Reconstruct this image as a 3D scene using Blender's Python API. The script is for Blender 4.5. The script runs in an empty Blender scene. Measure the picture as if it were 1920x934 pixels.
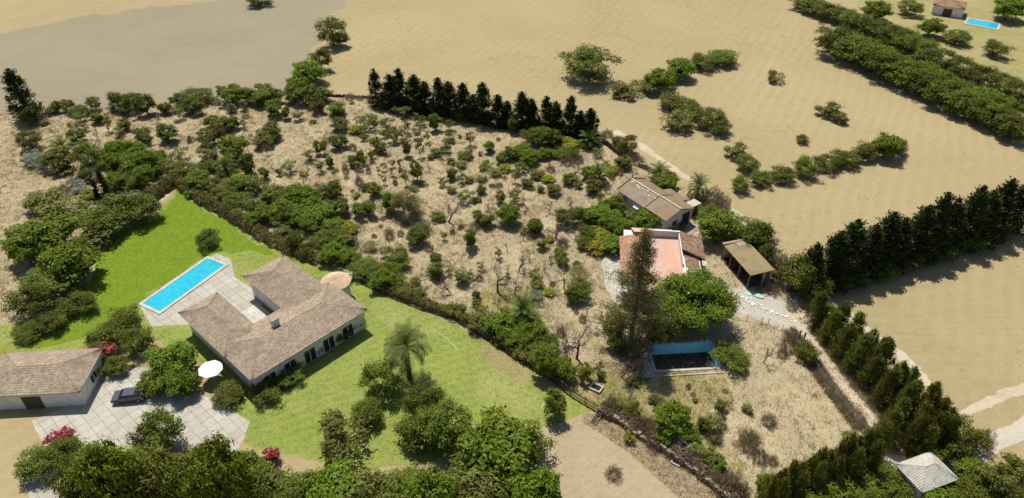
import bpy, math, random
import numpy as np
from mathutils import Vector, Matrix
from mathutils.geometry import delaunay_2d_cdt
R = math.radians
scene = bpy.context.scene
C = scene.collection

# ---------------------------------------------------------------- camera, light, exposure
FPX, PITCH, CAMH = 1350.0, R(37), 75.0
cam = bpy.data.cameras.new('camera')
cam.sensor_width = 36.0
cam.lens = 36.0 * FPX / 1920.0
cam.clip_start = 0.5
cam.clip_end = 6000
camo = bpy.data.objects.new('camera', cam)
camo.location = (0, 0, CAMH)
camo.rotation_euler = (R(90) - PITCH, 0, 0)
C.objects.link(camo)
scene.camera = camo

SUN_EL = R(65)
SUN_H = math.atan2(-0.40, 0.92)            # horizontal heading towards the sun: left and behind the scene
sd = Vector((math.sin(SUN_H) * math.cos(SUN_EL), math.cos(SUN_H) * math.cos(SUN_EL), math.sin(SUN_EL)))
world = bpy.data.worlds.new('World')
scene.world = world
world.use_nodes = True
wn = world.node_tree.nodes
wn.clear()
wo = wn.new('ShaderNodeOutputWorld')
wb = wn.new('ShaderNodeBackground')
sky = wn.new('ShaderNodeTexSky')
sky.sky_type = 'NISHITA'
sky.sun_disc = False
sky.sun_elevation = SUN_EL
sky.sun_rotation = SUN_H % (2 * math.pi)
sky.air_density = 1.0
sky.dust_density = 1.0
wb.inputs['Strength'].default_value = 0.075
world.node_tree.links.new(sky.outputs[0], wb.inputs[0])
world.node_tree.links.new(wb.outputs[0], wo.inputs[0])
sl = bpy.data.lights.new('sun', 'SUN')
sl.energy = 4.2
sl.angle = R(0.53)
sl.color = (1.0, 0.95, 0.86)
so = bpy.data.objects.new('sun', sl)
so.rotation_euler = sd.to_track_quat('Z', 'Y').to_euler()
so.location = (0, 0, 120)
C.objects.link(so)
scene.view_settings.view_transform = 'Standard'
scene.view_settings.look = 'None'
scene.view_settings.exposure = 0.30
scene.view_settings.gamma = 1
scene.view_settings.use_curve_mapping = False
scene.cycles.max_bounces = 4
scene.cycles.diffuse_bounces = 2
scene.cycles.transmission_bounces = 2
scene.cycles.transparent_max_bounces = 4

rnd = random.Random(5)
nr = np.random.default_rng(11)
cp_, sp_ = math.cos(PITCH), math.sin(PITCH)

# where a point of the survey photo lies on a level plane of height z (metres)
def at(x, y, z=0.0):
    X = x - 960.0; Y = 467.0 - y
    dx, dy, dz = X, FPX * cp_ + Y * sp_, -FPX * sp_ + Y * cp_
    k = (z - CAMH) / dz
    return Vector((dx * k, dy * k, z))

def height_at(Y, y):                       # height on the vertical line at depth Y seen at row y
    k = (467.0 - y) / FPX
    return CAMH + Y * (k * cp_ - sp_) / (cp_ + k * sp_)

def pxm(y):                                # picture pixels per metre on the ground
    return (y + 550.3) * cp_ / CAMH

# ---------------------------------------------------------------- materials
def newmat(name):
    m = bpy.data.materials.new(name)
    m.use_nodes = True
    nt = m.node_tree
    b = nt.nodes['Principled BSDF']
    b.inputs['Roughness'].default_value = 0.9
    b.inputs['Specular IOR Level'].default_value = 0.2
    return m, nt, b

def N(nt, t, **kw):
    n = nt.nodes.new(t)
    for k, v in kw.items():
        if hasattr(n, k): setattr(n, k, v)
        else: n.inputs[k].default_value = v
    return n

def ramp(nt, fac, stops):
    r = nt.nodes.new('ShaderNodeValToRGB')
    e = r.color_ramp.elements
    while len(e) < len(stops): e.new(0.5)
    for i, (p, c) in enumerate(stops):
        e[i].position = p
        e[i].color = (*c, 1) if len(c) == 3 else c
    nt.links.new(fac, r.inputs[0])
    return r.outputs[0]

def noise(nt, scale, detail=4, rough=0.6, vec=None, dist=0.0):
    n = nt.nodes.new('ShaderNodeTexNoise')
    n.inputs['Scale'].default_value = scale
    n.inputs['Detail'].default_value = detail
    n.inputs['Roughness'].default_value = rough
    n.inputs['Distortion'].default_value = dist
    if vec is not None: nt.links.new(vec, n.inputs['Vector'])
    return n.outputs['Fac']

def mixc(nt, fac, a, b, mode='MIX'):
    m = nt.nodes.new('ShaderNodeMix')
    m.data_type = 'RGBA'; m.blend_type = mode
    for s, v in ((m.inputs[0], fac), (m.inputs[6], a), (m.inputs[7], b)):
        if isinstance(v, (int, float)): s.default_value = v
        elif isinstance(v, tuple): s.default_value = (*v, 1)
        else: nt.links.new(v, s)
    return m.outputs[2]

def pos(nt):
    return nt.nodes.new('ShaderNodeNewGeometry').outputs['Position']

def mapped(nt, vec, scale, rotz=0.0):
    m = nt.nodes.new('ShaderNodeMapping')
    m.inputs['Scale'].default_value = scale
    m.inputs['Rotation'].default_value = (0, 0, rotz)
    nt.links.new(vec, m.inputs[0])
    return m.outputs[0]

def bump(nt, b, h, strength, dist):
    n = nt.nodes.new('ShaderNodeBump')
    n.inputs['Strength'].default_value = strength
    n.inputs['Distance'].default_value = dist
    nt.links.new(h, n.inputs['Height'])
    nt.links.new(n.outputs[0], b.inputs['Normal'])

def soil(name, light, mid, dark, patch, furrow=None, bumpd=0.25, fine=2.2, patchscale=0.05):
    m, nt, b = newmat(name)
    p = pos(nt)
    big = noise(nt, patchscale, 5, 0.6, p, 0.6)
    c = ramp(nt, big, [(0.3, patch), (0.48, mid), (0.66, light)])
    med = noise(nt, 0.5, 6, 0.75, p, 0.4)
    c = mixc(nt, ramp(nt, med, [(0.42, (0, 0, 0)), (0.62, (0.6, 0.6, 0.6))]), c, light)
    f = noise(nt, fine, 6, 0.8, p)
    c = mixc(nt, ramp(nt, f, [(0.33, (0.85, 0.85, 0.85)), (0.5, (0, 0, 0))]), c, dark)
    g = noise(nt, 9.0, 3, 0.7, p)
    c = mixc(nt, 0.35, c, ramp(nt, g, [(0.3, (0.25, 0.25, 0.25)), (0.7, (0.8, 0.8, 0.8))]), 'OVERLAY')
    h = f
    if furrow:
        v = mapped(nt, p, (1, 1, 1), furrow[0])
        w = nt.nodes.new('ShaderNodeTexWave')
        w.inputs['Scale'].default_value = furrow[1]
        w.inputs['Distortion'].default_value = 4.5
        w.inputs['Detail'].default_value = 4
        w.inputs['Detail Scale'].default_value = 0.4
        nt.links.new(v, w.inputs['Vector'])
        c = mixc(nt, ramp(nt, w.outputs['Fac'], [(0.30, (furrow[2] * .55,) * 3), (0.70, (0, 0, 0))]), c, patch)
        st = noise(nt, 1.0, 4, 0.6, mapped(nt, p, (0.05, 1.6, 1), furrow[0] + 0.15))
        c = mixc(nt, ramp(nt, st, [(0.45, (0, 0, 0)), (0.7, (0.5, 0.5, 0.5))]), c, light)
    nt.links.new(c, b.inputs['Base Color'])
    bump(nt, b, h, 0.7, bumpd)
    b.inputs['Specular IOR Level'].default_value = 0.05
    return m

def leaf(name, col, tip, var=0.5, trans=0.3, rough=0.55, yellow=None):
    m, nt, b = newmat(name)
    geo = nt.nodes.new('ShaderNodeNewGeometry')
    oi = nt.nodes.new('ShaderNodeObjectInfo')
    c = mixc(nt, ramp(nt, geo.outputs['Random Per Island'], [(0.0, (0, 0, 0)), (1.0, (1, 1, 1))]), col, tip)
    if yellow:
        n = noise(nt, 0.9, 2, 0.5, geo.outputs['Position'])
        c = mixc(nt, ramp(nt, n, [(0.5, (0, 0, 0)), (0.68, (0.8, 0.8, 0.8))]), c, yellow)
    hs = nt.nodes.new('ShaderNodeHueSaturation')
    mr = nt.nodes.new('ShaderNodeMapRange')
    mr.inputs[3].default_value = 1 - var * 0.5; mr.inputs[4].default_value = 1 + var * 0.6
    nt.links.new(oi.outputs['Random'], mr.inputs[0])
    nt.links.new(mr.outputs[0], hs.inputs['Value'])
    mh = nt.nodes.new('ShaderNodeMapRange')
    mh.inputs[3].default_value = 0.478; mh.inputs[4].default_value = 0.503
    nt.links.new(oi.outputs['Random'], mh.inputs[0])
    nt.links.new(mh.outputs[0], hs.inputs['Hue'])
    nt.links.new(c, hs.inputs['Color'])
    b.inputs['Roughness'].default_value = rough
    b.inputs['Specular IOR Level'].default_value = 0.12
    nt.links.new(hs.outputs[0], b.inputs['Base Color'])
    t = nt.nodes.new('ShaderNodeBsdfTranslucent')
    nt.links.new(hs.outputs[0], t.inputs['Color'])
    mx = nt.nodes.new('ShaderNodeMixShader')
    mx.inputs[0].default_value = trans
    nt.links.new(b.outputs[0], mx.inputs[1]); nt.links.new(t.outputs[0], mx.inputs[2])
    nt.links.new(mx.outputs[0], nt.nodes['Material Output'].inputs['Surface'])
    return m

def plain(name, col, rough=0.85, var=0.25, scale=1.5, col2=None, spec=0.2, bumpd=0.01, worn=0.6):
    m, nt, b = newmat(name)
    tc = nt.nodes.new('ShaderNodeTexCoord').outputs['Object']
    n = noise(nt, scale, 6, 0.7, tc, 0.5)
    c2 = col2 or tuple(x * (1 - var) for x in col)
    c = mixc(nt, ramp(nt, n, [(0.4, (0, 0, 0)), (0.7, (worn * 1.4,) * 3)]), col, c2)
    n2 = noise(nt, scale * 9, 3, 0.7, tc)
    c = mixc(nt, 0.3, c, ramp(nt, n2, [(0.3, (0.3, 0.3, 0.3)), (0.7, (0.7, 0.7, 0.7))]), 'OVERLAY')
    nt.links.new(c, b.inputs['Base Color'])
    b.inputs['Roughness'].default_value = rough
    b.inputs['Specular IOR Level'].default_value = spec
    bump(nt, b, n2, 0.4, bumpd)
    return m

def tilemat(name, a, b_, c_, cell=4.0):
    m, nt, b = newmat(name)
    tc = nt.nodes.new('ShaderNodeTexCoord').outputs['Object']
    v = nt.nodes.new('ShaderNodeTexVoronoi')
    v.inputs['Scale'].default_value = cell
    nt.links.new(tc, v.inputs['Vector'])
    sepc = nt.nodes.new('ShaderNodeSeparateColor')
    nt.links.new(v.outputs['Color'], sepc.inputs[0])
    c = ramp(nt, sepc.outputs[0], [(0.0, a), (0.5, b_), (1.0, c_)])
    n = noise(nt, 0.8, 5, 0.7, tc)
    c = mixc(nt, ramp(nt, n, [(0.45, (0, 0, 0)), (0.7, (0.6, 0.6, 0.6))]), c, tuple(x * 0.55 for x in b_))
    nt.links.new(c, b.inputs['Base Color'])
    return m

M = {}
M['field'] = soil('dry_field', (0.385, 0.31, 0.17), (0.335, 0.265, 0.14), (0.27, 0.21, 0.11), (0.285, 0.24, 0.12), (R(28), 0.12, 0.45), 0.06, 2.6, 0.02)
M['plough'] = soil('grey_field', (0.31, 0.265, 0.18), (0.27, 0.23, 0.155), (0.215, 0.18, 0.12), (0.235, 0.21, 0.14), (R(-76), 0.32, 0.9), 0.12, 2.2, 0.035)
M['orchard'] = soil('orchard_soil', (0.475, 0.395, 0.245), (0.385, 0.315, 0.19), (0.21, 0.165, 0.10), (0.29, 0.24, 0.15), None, 0.3, 1.3, 0.11)
M['meadow'] = soil('meadow_straw', (0.475, 0.40, 0.25), (0.405, 0.335, 0.205), (0.28, 0.225, 0.135), (0.35, 0.295, 0.18), None, 0.2, 2.8, 0.12)
M['weedy'] = soil('weedy_soil', (0.38, 0.32, 0.155), (0.31, 0.275, 0.11), (0.18, 0.15, 0.07), (0.26, 0.25, 0.08), None, 0.3, 2.6, 0.12)
M['earth'] = soil('bare_earth', (0.40, 0.325, 0.21), (0.36, 0.28, 0.18), (0.26, 0.19, 0.12), (0.32, 0.25, 0.15), (R(50), 0.3, 0.3), 0.1, 1.6, 0.08)
M['gravel'] = soil('gravel', (0.46, 0.425, 0.35), (0.40, 0.365, 0.30), (0.29, 0.255, 0.20), (0.36, 0.32, 0.25), None, 0.06, 3.5, 0.16)
M['path'] = soil('pale_path', (0.54, 0.46, 0.34), (0.47, 0.40, 0.285), (0.34, 0.27, 0.18), (0.42, 0.345, 0.23), None, 0.08, 3.0, 0.2)
M['paleroad'] = soil('pale_road', (0.52, 0.48, 0.38), (0.46, 0.41, 0.32), (0.36, 0.31, 0.22), (0.42, 0.37, 0.27), None, 0.05, 2.5, 0.2)
M['paving'] = soil('pale_paving', (0.50, 0.475, 0.41), (0.45, 0.42, 0.355), (0.34, 0.31, 0.25), (0.40, 0.37, 0.30), None, 0.02, 3.0, 0.3)
def joints(m, sx, rz):
    nt = m.node_tree; b = nt.nodes['Principled BSDF']; src = b.inputs['Base Color'].links[0].from_socket
    br = nt.nodes.new('ShaderNodeTexBrick'); br.inputs['Scale'].default_value = sx; br.offset = 0.0
    br.inputs['Color1'].default_value = (1, 1, 1, 1); br.inputs['Color2'].default_value = (.84, .84, .82, 1); br.inputs['Mortar'].default_value = (.45, .42, .36, 1)
    br.inputs['Mortar Size'].default_value = .02; br.inputs['Brick Width'].default_value = 1.0; br.inputs['Row Height'].default_value = 1.0
    nt.links.new(mapped(nt, pos(nt), (1, 1, 1), rz), br.inputs['Vector'])
    nt.links.new(mixc(nt, 1.0, src, br.outputs['Color'], 'MULTIPLY'), b.inputs['Base Color'])
joints(M['paving'], .7, R(-48))
M['patio'] = soil('white_patio', (0.56, 0.54, 0.48), (0.48, 0.46, 0.40), (0.22, 0.20, 0.14), (0.42, 0.38, 0.30), None, 0.03, 2.5, 0.35)
M['lawn'] = soil('lawn_grass', (0.27, 0.31, 0.075), (0.19, 0.245, 0.042), (0.12, 0.175, 0.025), (0.345, 0.33, 0.135), (R(65), 0.22, 0.45), 0.12, 2.0, 0.085)
M['lawn2'] = soil('lawn_deep', (0.17, 0.25, 0.022), (0.145, 0.215, 0.018), (0.09, 0.15, 0.012), (0.19, 0.235, 0.03), (R(35), 0.12, 0.3), 0.08, 2.2, 0.05)

M['citrus'] = leaf('citrus_leaf', (0.055, 0.085, 0.012), (0.175, 0.225, 0.032), 0.4, 0.33)
M['citrus2'] = leaf('citrus_leaf_olive', (0.085, 0.105, 0.018), (0.22, 0.24, 0.045), 0.4, 0.33)
M['sparse'] = leaf('young_leaf', (0.08, 0.10, 0.02), (0.20, 0.23, 0.045), 0.5, 0.25)
M['lush'] = leaf('lush_leaf', (0.07, 0.125, 0.010), (0.225, 0.31, 0.028), 0.3, 0.38, 0.5)
M['olive'] = leaf('evergreen_leaf', (0.055, 0.082, 0.009), (0.17, 0.21, 0.026), 0.45, 0.3)
M['yellow'] = leaf('yellow_leaf', (0.13, 0.15, 0.012), (0.32, 0.32, 0.03), 0.3, 0.3)
M['low'] = leaf('low_shrub_leaf', (0.085, 0.10, 0.02), (0.20, 0.21, 0.045), 0.5, 0.2)
M['broom'] = leaf('broom_leaf', (0.15, 0.15, 0.035), (0.32, 0.30, 0.085), 0.3, 0.2)
M['dry'] = leaf('dry_twig', (0.15, 0.115, 0.065), (0.36, 0.285, 0.175), 0.5, 0.35)
M['silver'] = leaf('silver_leaf', (0.20, 0.225, 0.15), (0.38, 0.41, 0.30), 0.3, 0.1)
M['palm'] = leaf('palm_leaf', (0.05, 0.085, 0.016), (0.145, 0.20, 0.04), 0.3, 0.15)
M['cypress'] = leaf('cypress_leaf', (0.06, 0.08, 0.012), (0.24, 0.26, 0.045), 0.5, 0.35)
M['shadecyp'] = leaf('shade_dark_cypress_leaf', (0.022, 0.035, 0.010), (0.07, 0.09, 0.022), 0.5, 0.1)  # near-black leaf: the tall rows' shaded sides painted into the colour
M['brownhedge'] = leaf('brown_hedge_leaf', (0.065, 0.09, 0.016), (0.22, 0.17, 0.055), 0.3, 0.15)
M['pineneedle'] = leaf('brown_needle', (0.15, 0.13, 0.045), (0.34, 0.27, 0.12), 0.1, 0.4)
M['pinegreen'] = leaf('pine_needle', (0.10, 0.115, 0.03), (0.26, 0.27, 0.08), 0.1, 0.35)
M['red'] = leaf('red_blossom', (0.16, 0.04, 0.025), (0.36, 0.07, 0.06), 0.2, 0.2)
M['whiteflower'] = leaf('white_blossom', (0.6, 0.6, 0.5), (0.8, 0.8, 0.7), 0.1, 0.2)
M['straw'] = leaf('straw_blade', (0.36, 0.275, 0.14), (0.60, 0.48, 0.29), 0.0, 0.5)
M['brownweed'] = leaf('brown_weed_blade', (0.20, 0.145, 0.08), (0.40, 0.30, 0.18), 0.0, 0.45)
M['greenweed'] = leaf('green_weed_blade', (0.20, 0.21, 0.045), (0.38, 0.38, 0.10), 0.0, 0.5)
M['lawnblade'] = leaf('lawn_blade', (0.13, 0.21, 0.02), (0.29, 0.35, 0.055), 0.0, 0.5)
M['bark'] = plain('bark', (0.13, 0.10, 0.075), var=0.4, scale=3)
M['greybark'] = plain('grey_bark', (0.20, 0.165, 0.135), var=0.35, scale=3)
M['white'] = plain('whitewash', (0.74, 0.72, 0.68), col2=(0.50, 0.46, 0.40), scale=0.8)
M['shadewall'] = plain('shaded_weathered_wall', (0.66, 0.62, 0.60), col2=(0.45, 0.40, 0.36), scale=0.9)  # greyer copy of the whitewash: shade painted into the tone, plus worn patches
M['terrace'] = plain('terracotta_floor', (0.56, 0.31, 0.215), col2=(0.47, 0.385, 0.335), scale=0.35, worn=0.7)
M['fibre'] = plain('fibre_cement', (0.33, 0.275, 0.20), col2=(0.28, 0.17, 0.085), scale=0.35, worn=0.7)
M['fibrebrown'] = plain('lichen_roof', (0.335, 0.255, 0.155), col2=(0.30, 0.19, 0.085), scale=0.5, worn=0.8)
M['shedroof'] = plain('shed_roof_sheet', (0.33, 0.27, 0.15), col2=(0.27, 0.185, 0.08), scale=0.4, worn=0.8)
M['tilepink'] = tilemat('tile_salmon', (0.34, 0.165, 0.10), (0.52, 0.30, 0.19), (0.62, 0.42, 0.28), 3.6)
M['tilelight'] = tilemat('tile_light', (0.60, 0.40, 0.27), (0.68, 0.47, 0.32), (0.74, 0.54, 0.38), 3.0)
M['tiletan'] = tilemat('tile_tan', (0.29, 0.225, 0.16), (0.38, 0.30, 0.215), (0.46, 0.37, 0.27), 3.4)
M['tilebrown'] = tilemat('tile_brown', (0.22, 0.125, 0.075), (0.40, 0.24, 0.155), (0.52, 0.36, 0.25), 3.6)
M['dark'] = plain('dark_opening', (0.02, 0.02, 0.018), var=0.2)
M['greendoor'] = plain('green_door', (0.035, 0.055, 0.035), var=0.3)
M['wood'] = plain('weathered_wood', (0.24, 0.18, 0.12), var=0.4, scale=4)
M['darkwood'] = plain('dark_wood', (0.10, 0.07, 0.05), var=0.4, scale=4)
M['stone'] = plain('dry_stone', (0.30, 0.235, 0.165), var=0.4, scale=3, bumpd=0.05)
M['concrete'] = plain('concrete', (0.50, 0.46, 0.38), var=0.3, scale=2)
M['poolblue'] = plain('blue_pool_paint', (0.30, 0.70, 0.84), col2=(0.45, 0.70, 0.74), scale=0.7)
M['poolfloor'] = plain('dirty_shaded_pool_floor', (0.045, 0.035, 0.025), col2=(0.16, 0.12, 0.075), scale=1.2)  # debris dirt, with the shadow on the floor painted into the near-black tone
M['pooltile'] = plain('turquoise_pool_tile', (0.02, 0.62, 0.78), col2=(0.03, 0.56, 0.74), scale=0.5, rough=0.4)
M['mint'] = plain('mint_sheet', (0.36, 0.62, 0.50), var=0.15, rough=0.5)
M['orange'] = plain('orange_plastic', (0.75, 0.20, 0.07), var=0.15, rough=0.5)
M['pvcwhite'] = plain('white_plastic', (0.8, 0.8, 0.76), var=0.1, rough=0.5)
M['metal'] = plain('grey_metal', (0.28, 0.29, 0.28), var=0.3, rough=0.5)
M['carpaint'] = plain('dark_grey_paint', (0.07, 0.075, 0.095), var=0.1, rough=0.25, spec=0.5)
M['glass'] = plain('dark_glass', (0.02, 0.025, 0.03), var=0.1, rough=0.1, spec=0.6)
M['tyre'] = plain('tyre_rubber', (0.02, 0.02, 0.02), var=0.1)

def watermat():
    m, nt, b = newmat('pool_water')
    b.inputs['Base Color'].default_value = (0.03, 0.60, 0.74, 1)
    b.inputs['Roughness'].default_value = 0.08
    b.inputs['Specular IOR Level'].default_value = 0.5
    n = noise(nt, 1.5, 3, 0.5, pos(nt), 1.0)
    nt.links.new(ramp(nt, n, [(0.3, (0.015, 0.36, 0.50)), (0.7, (0.03, 0.48, 0.58))]), b.inputs['Base Color'])
    bump(nt, b, n, 0.2, 0.04)
    return m
M['water'] = watermat()

# ---------------------------------------------------------------- helpers
def mesh(name, verts, faces, mats, midx=None, smooth=False):
    me = bpy.data.meshes.new(name)
    me.from_pydata([tuple(v) for v in verts], [], faces)
    for m in (mats if isinstance(mats, (list, tuple)) else [mats]): me.materials.append(m)
    if midx is not None: me.polygons.foreach_set('material_index', midx)
    if smooth: me.polygons.foreach_set('use_smooth', [True] * len(faces))
    me.update()
    return me

def fast_mesh(name, V, k, mat):            # V: (n*k,3) polygons of k corners each
    n = len(V) // k
    me = bpy.data.meshes.new(name)
    me.vertices.add(len(V)); me.vertices.foreach_set('co', V.astype(np.float32).ravel())
    me.loops.add(len(V)); me.loops.foreach_set('vertex_index', np.arange(len(V), dtype=np.int32))
    me.polygons.add(n)
    me.polygons.foreach_set('loop_start', np.arange(n, dtype=np.int32) * k)
    me.polygons.foreach_set('loop_total', np.full(n, k, dtype=np.int32))
    me.materials.append(mat)
    me.update(calc_edges=True)
    return me

def link(name, me, parent=None, loc=None):
    o = bpy.data.objects.new(name, me)
    C.objects.link(o)
    if parent is not None: o.parent = parent
    if loc is not None: o.location = loc
    return o

def tag(o, label, cat, group=None):
    o['label'] = label; o['category'] = cat
    if group: o['group'] = group
    return o

def thing(name, label, cat, loc=(0, 0, 0), rz=0.0, group=None):
    o = bpy.data.objects.new(name, None)
    o.empty_display_size = 0.3
    C.objects.link(o)
    o.location = loc; o.rotation_euler = (0, 0, rz)
    return tag(o, label, cat, group)

class MB:
    def __init__(s): s.v = []; s.f = []
    def quad(s, *p):
        i = len(s.v); s.v += [tuple(q) for q in p]; s.f.append(tuple(range(i, i + len(p)))); return s
    def box(s, x0, x1, y0, y1, z0, z1):
        i = len(s.v)
        s.v += [(x, y, z) for z in (z0, z1) for x, y in ((x0, y0), (x1, y0), (x1, y1), (x0, y1))]
        s.f += [tuple(i + k for k in f) for f in ((3, 2, 1, 0), (4, 5, 6, 7), (0, 1, 5, 4), (1, 2, 6, 5), (2, 3, 7, 6), (3, 0, 4, 7))]
        return s
    def bar(s, a, b, w, h=None):
        h = h or w
        a = Vector(a); b = Vector(b); d = (b - a).normalized()
        up = Vector((0, 0, 1)) if abs(d.z) < 0.9 else Vector((1, 0, 0))
        r = d.cross(up).normalized() * w / 2; u = r.cross(d).normalized() * h / 2
        i = len(s.v)
        for p in (a, b): s.v += [tuple(p + r + u), tuple(p - r + u), tuple(p - r - u), tuple(p + r - u)]
        s.f += [tuple(i + k for k in f) for f in ((0, 1, 2, 3), (7, 6, 5, 4), (0, 4, 5, 1), (1, 5, 6, 2), (2, 6, 7, 3), (3, 7, 4, 0))]
        return s
    def tube(s, pts, radii, n=6):
        pts = [Vector(p) for p in pts]
        i0 = len(s.v)
        for j, p in enumerate(pts):
            d = (pts[min(j + 1, len(pts) - 1)] - pts[max(j - 1, 0)]).normalized()
            up = Vector((0, 0, 1)) if abs(d.z) < 0.9 else Vector((1, 0, 0))
            a = d.cross(up).normalized(); b = d.cross(a)
            for k in range(n):
                t = 2 * math.pi * k / n
                s.v.append(tuple(p + (a * math.cos(t) + b * math.sin(t)) * radii[j]))
        for j in range(len(pts) - 1):
            for k in range(n):
                a = i0 + j * n + k; b = i0 + j * n + (k + 1) % n
                s.f.append((a, b, b + n, a + n))
        s.f.append(tuple(i0 + k for k in range(n))[::-1])
        s.f.append(tuple(i0 + (len(pts) - 1) * n + k for k in range(n)))
        return s
    def cyl(s, x, y, z0, z1, r, n=16, r2=None):
        return s.tube([(x, y, z0), (x, y, z1)], [r, r if r2 is None else r2], n)
    def build(s, name, mat, parent=None, smooth=False, loc=None):
        return link(name, mesh(name, s.v, s.f, mat, smooth=smooth), parent, loc)

def rough_poly(pts, amp=0.35, step=1.2, z=0.0, seed=1):
    r = random.Random(seed)
    out = []
    for i in range(len(pts)):
        a = Vector((pts[i][0], pts[i][1])); b = Vector((pts[(i + 1) % len(pts)][0], pts[(i + 1) % len(pts)][1]))
        L = (b - a).length
        n = max(1, min(400, int(L / step)))
        nrm = Vector((-(b - a).y, (b - a).x)).normalized() if L > 0 else Vector((0, 0))
        for k in range(n):
            p = a + (b - a) * (k / n)
            p += nrm * (r.gauss(0, 1) * amp * (0.4 if k == 0 else 1) + amp * 1.5 * math.sin(k * 0.37 + i))
            out.append(Vector((p.x, p.y, z)))
    return out

def sheet(name, pts, mat, z, amp=0.35, holes=(), kind='structure', seed=1, step=1.2):
    poly = rough_poly(pts, amp, step, z, seed) if amp > 0 else [Vector((p[0], p[1], z)) for p in pts]
    loops = [poly] + [[Vector((h[0], h[1], z)) for h in hole] for hole in holes]
    pts2, edges = [], []
    for l in loops:
        i0 = len(pts2); m_ = len(l)
        pts2 += [Vector((v.x, v.y)) for v in l]
        edges += [(i0 + i, i0 + (i + 1) % m_) for i in range(m_)]
    vo_, _e, fc_, *_r = delaunay_2d_cdt(pts2, edges, [], 1, 1e-5)
    flat = [Vector((v.x, v.y, z)) for v in vo_]
    def in_hole(f):
        c = sum((flat[i] for i in f), Vector((0, 0, 0))) / len(f)
        return any(inside(np.array([(c.x, c.y)]), h)[0] for h in holes)
    fc_ = [f for f in fc_ if not in_hole(f)]
    faces = []
    for t in fc_:
        a, b, c = (flat[i] for i in t[:3])
        faces.append(tuple(t) if (b - a).cross(c - a).z > 0 else tuple(t)[::-1])
    o = link(name, mesh(name, flat, faces, mat))
    if kind: o['kind'] = kind
    return o

def px(pts): return [at(x, y) for x, y in pts]

def strip(pts, w):                          # ground strip along a pixel polyline, width w metres
    P = [at(x, y) for x, y in pts]
    L, Rr = [], []
    for i, p in enumerate(P):
        d = (P[min(i + 1, len(P) - 1)] - P[max(i - 1, 0)]).normalized()
        n = Vector((-d.y, d.x, 0)) * (w[i] if isinstance(w, list) else w) / 2
        L.append(p + n); Rr.append(p - n)
    return L + Rr[::-1]

def inside(P, poly):                        # vectorised point in polygon
    x, y = P[:, 0], P[:, 1]
    ins = np.zeros(len(P), bool)
    j = len(poly) - 1
    for i in range(len(poly)):
        xi, yi = poly[i][0], poly[i][1]; xj, yj = poly[j][0], poly[j][1]
        c = ((yi > y) != (yj > y)) & (x < (xj - xi) * (y - yi) / (yj - yi + 1e-12) + xi)
        ins ^= c
        j = i
    return ins

# corrugated / tiled roof slope: eave e0->e1, ridge r0->r1
def slope(mb, e0, e1, r0, r1, pitch=0.24, amp=0.05, rows=8, steps=True, thick=0.06):
    e0, e1, r0, r1 = map(Vector, (e0, e1, r0, r1))
    W = (e1 - e0).length; ex = (e1 - e0) / W
    a0 = (r0 - e0).dot(ex); a1 = (r1 - e0).dot(ex)
    up = (r0 - e0) - ex * a0
    Hh = up.length; up /= Hh
    nrm = ex.cross(up).normalized()
    if nrm.z < 0: nrm = -nrm
    nu = max(4, int(W / pitch) * 4)
    i0 = len(mb.v)
    for i in range(nu + 1):
        u = W * i / nu
        t = 1.0
        if a0 > 1e-3: t = min(t, u / a0)
        if W - a1 > 1e-3: t = min(t, (W - u) / (W - a1))
        prof = math.sin(2 * math.pi * u / pitch) * amp
        for j in range(rows * 2 + 1):
            row = (j + 1) // 2
            v = row / rows * t
            lift = (0.035 if j % 2 == 0 and steps else 0.0)
            mb.v.append(tuple(e0 + ex * u + up * Hh * v + nrm * (prof + lift)))
    m = rows * 2 + 1
    for i in range(nu):
        for j in range(m - 1):
            a = i0 + i * m + j
            mb.f.append((a, a + m, a + m + 1, a + 1))
    # solid underside
    k = -nrm * (amp + thick)
    mb.quad(e0 + k, r0 + k, r1 + k, e1 + k)
    return mb
# ---------------------------------------------------------------- ground
K = 1.25
pO = at(1230.3, 695); pU = (at(1348, 688.5) - pO).normalized(); pV = Vector((-pU.y, pU.x, 0))
pang = math.atan2(pU.y, pU.x)
def pl(x, y): return pO + pU * x + pV * y
PL, PW = 9.4, 5.0
hole = [pl(-0.02, -0.02), pl(PL + .02, -0.02), pl(PL + .02, PW + .02), pl(-0.02, PW + .02)]
big = [Vector((-1300, -300, 0)), Vector((1300, -300, 0)), Vector((1300, 2200, 0)), Vector((-1300, 2200, 0))]
sheet('ground', big, M['field'], 0.0, 0, [hole])

ORCH = [(-300, 250), (-60, 215), (60, 212), (300, 195), (560, 178), (700, 182), (790, 205), (1000, 250), (1120, 262), (1175, 296), (1260, 338),
        (1330, 385), (1400, 440), (1452, 492), (1500, 570), (1560, 655), (1650, 800), (1600, 850), (1440, 925), (1390, 960), (1340, 925),
        (1200, 800), (1120, 762), (1050, 728), (960, 665), (860, 608), (760, 560), (680, 530), (600, 480), (500, 425), (420, 398), (335, 348), (290, 372),
        (215, 430), (165, 520), (100, 590), (-40, 620), (-300, 640)]
orch_poly = px(ORCH)
sheet('orchard_ground', orch_poly, M['orchard'], 0.004, 0.4, [hole], seed=3)
sheet('grey_field', px([(-500, 150), (-100, 75), (50, 55), (140, 32), (300, 9), (400, 1), (520, -30), (660, -60), (640, 0), (610, 60), (575, 130), (545, 182),
                   (420, 188), (200, 205), (50, 212), (-300, 240)]), M['plough'], 0.003, 1.1, seed=4, step=2.5)
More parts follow.
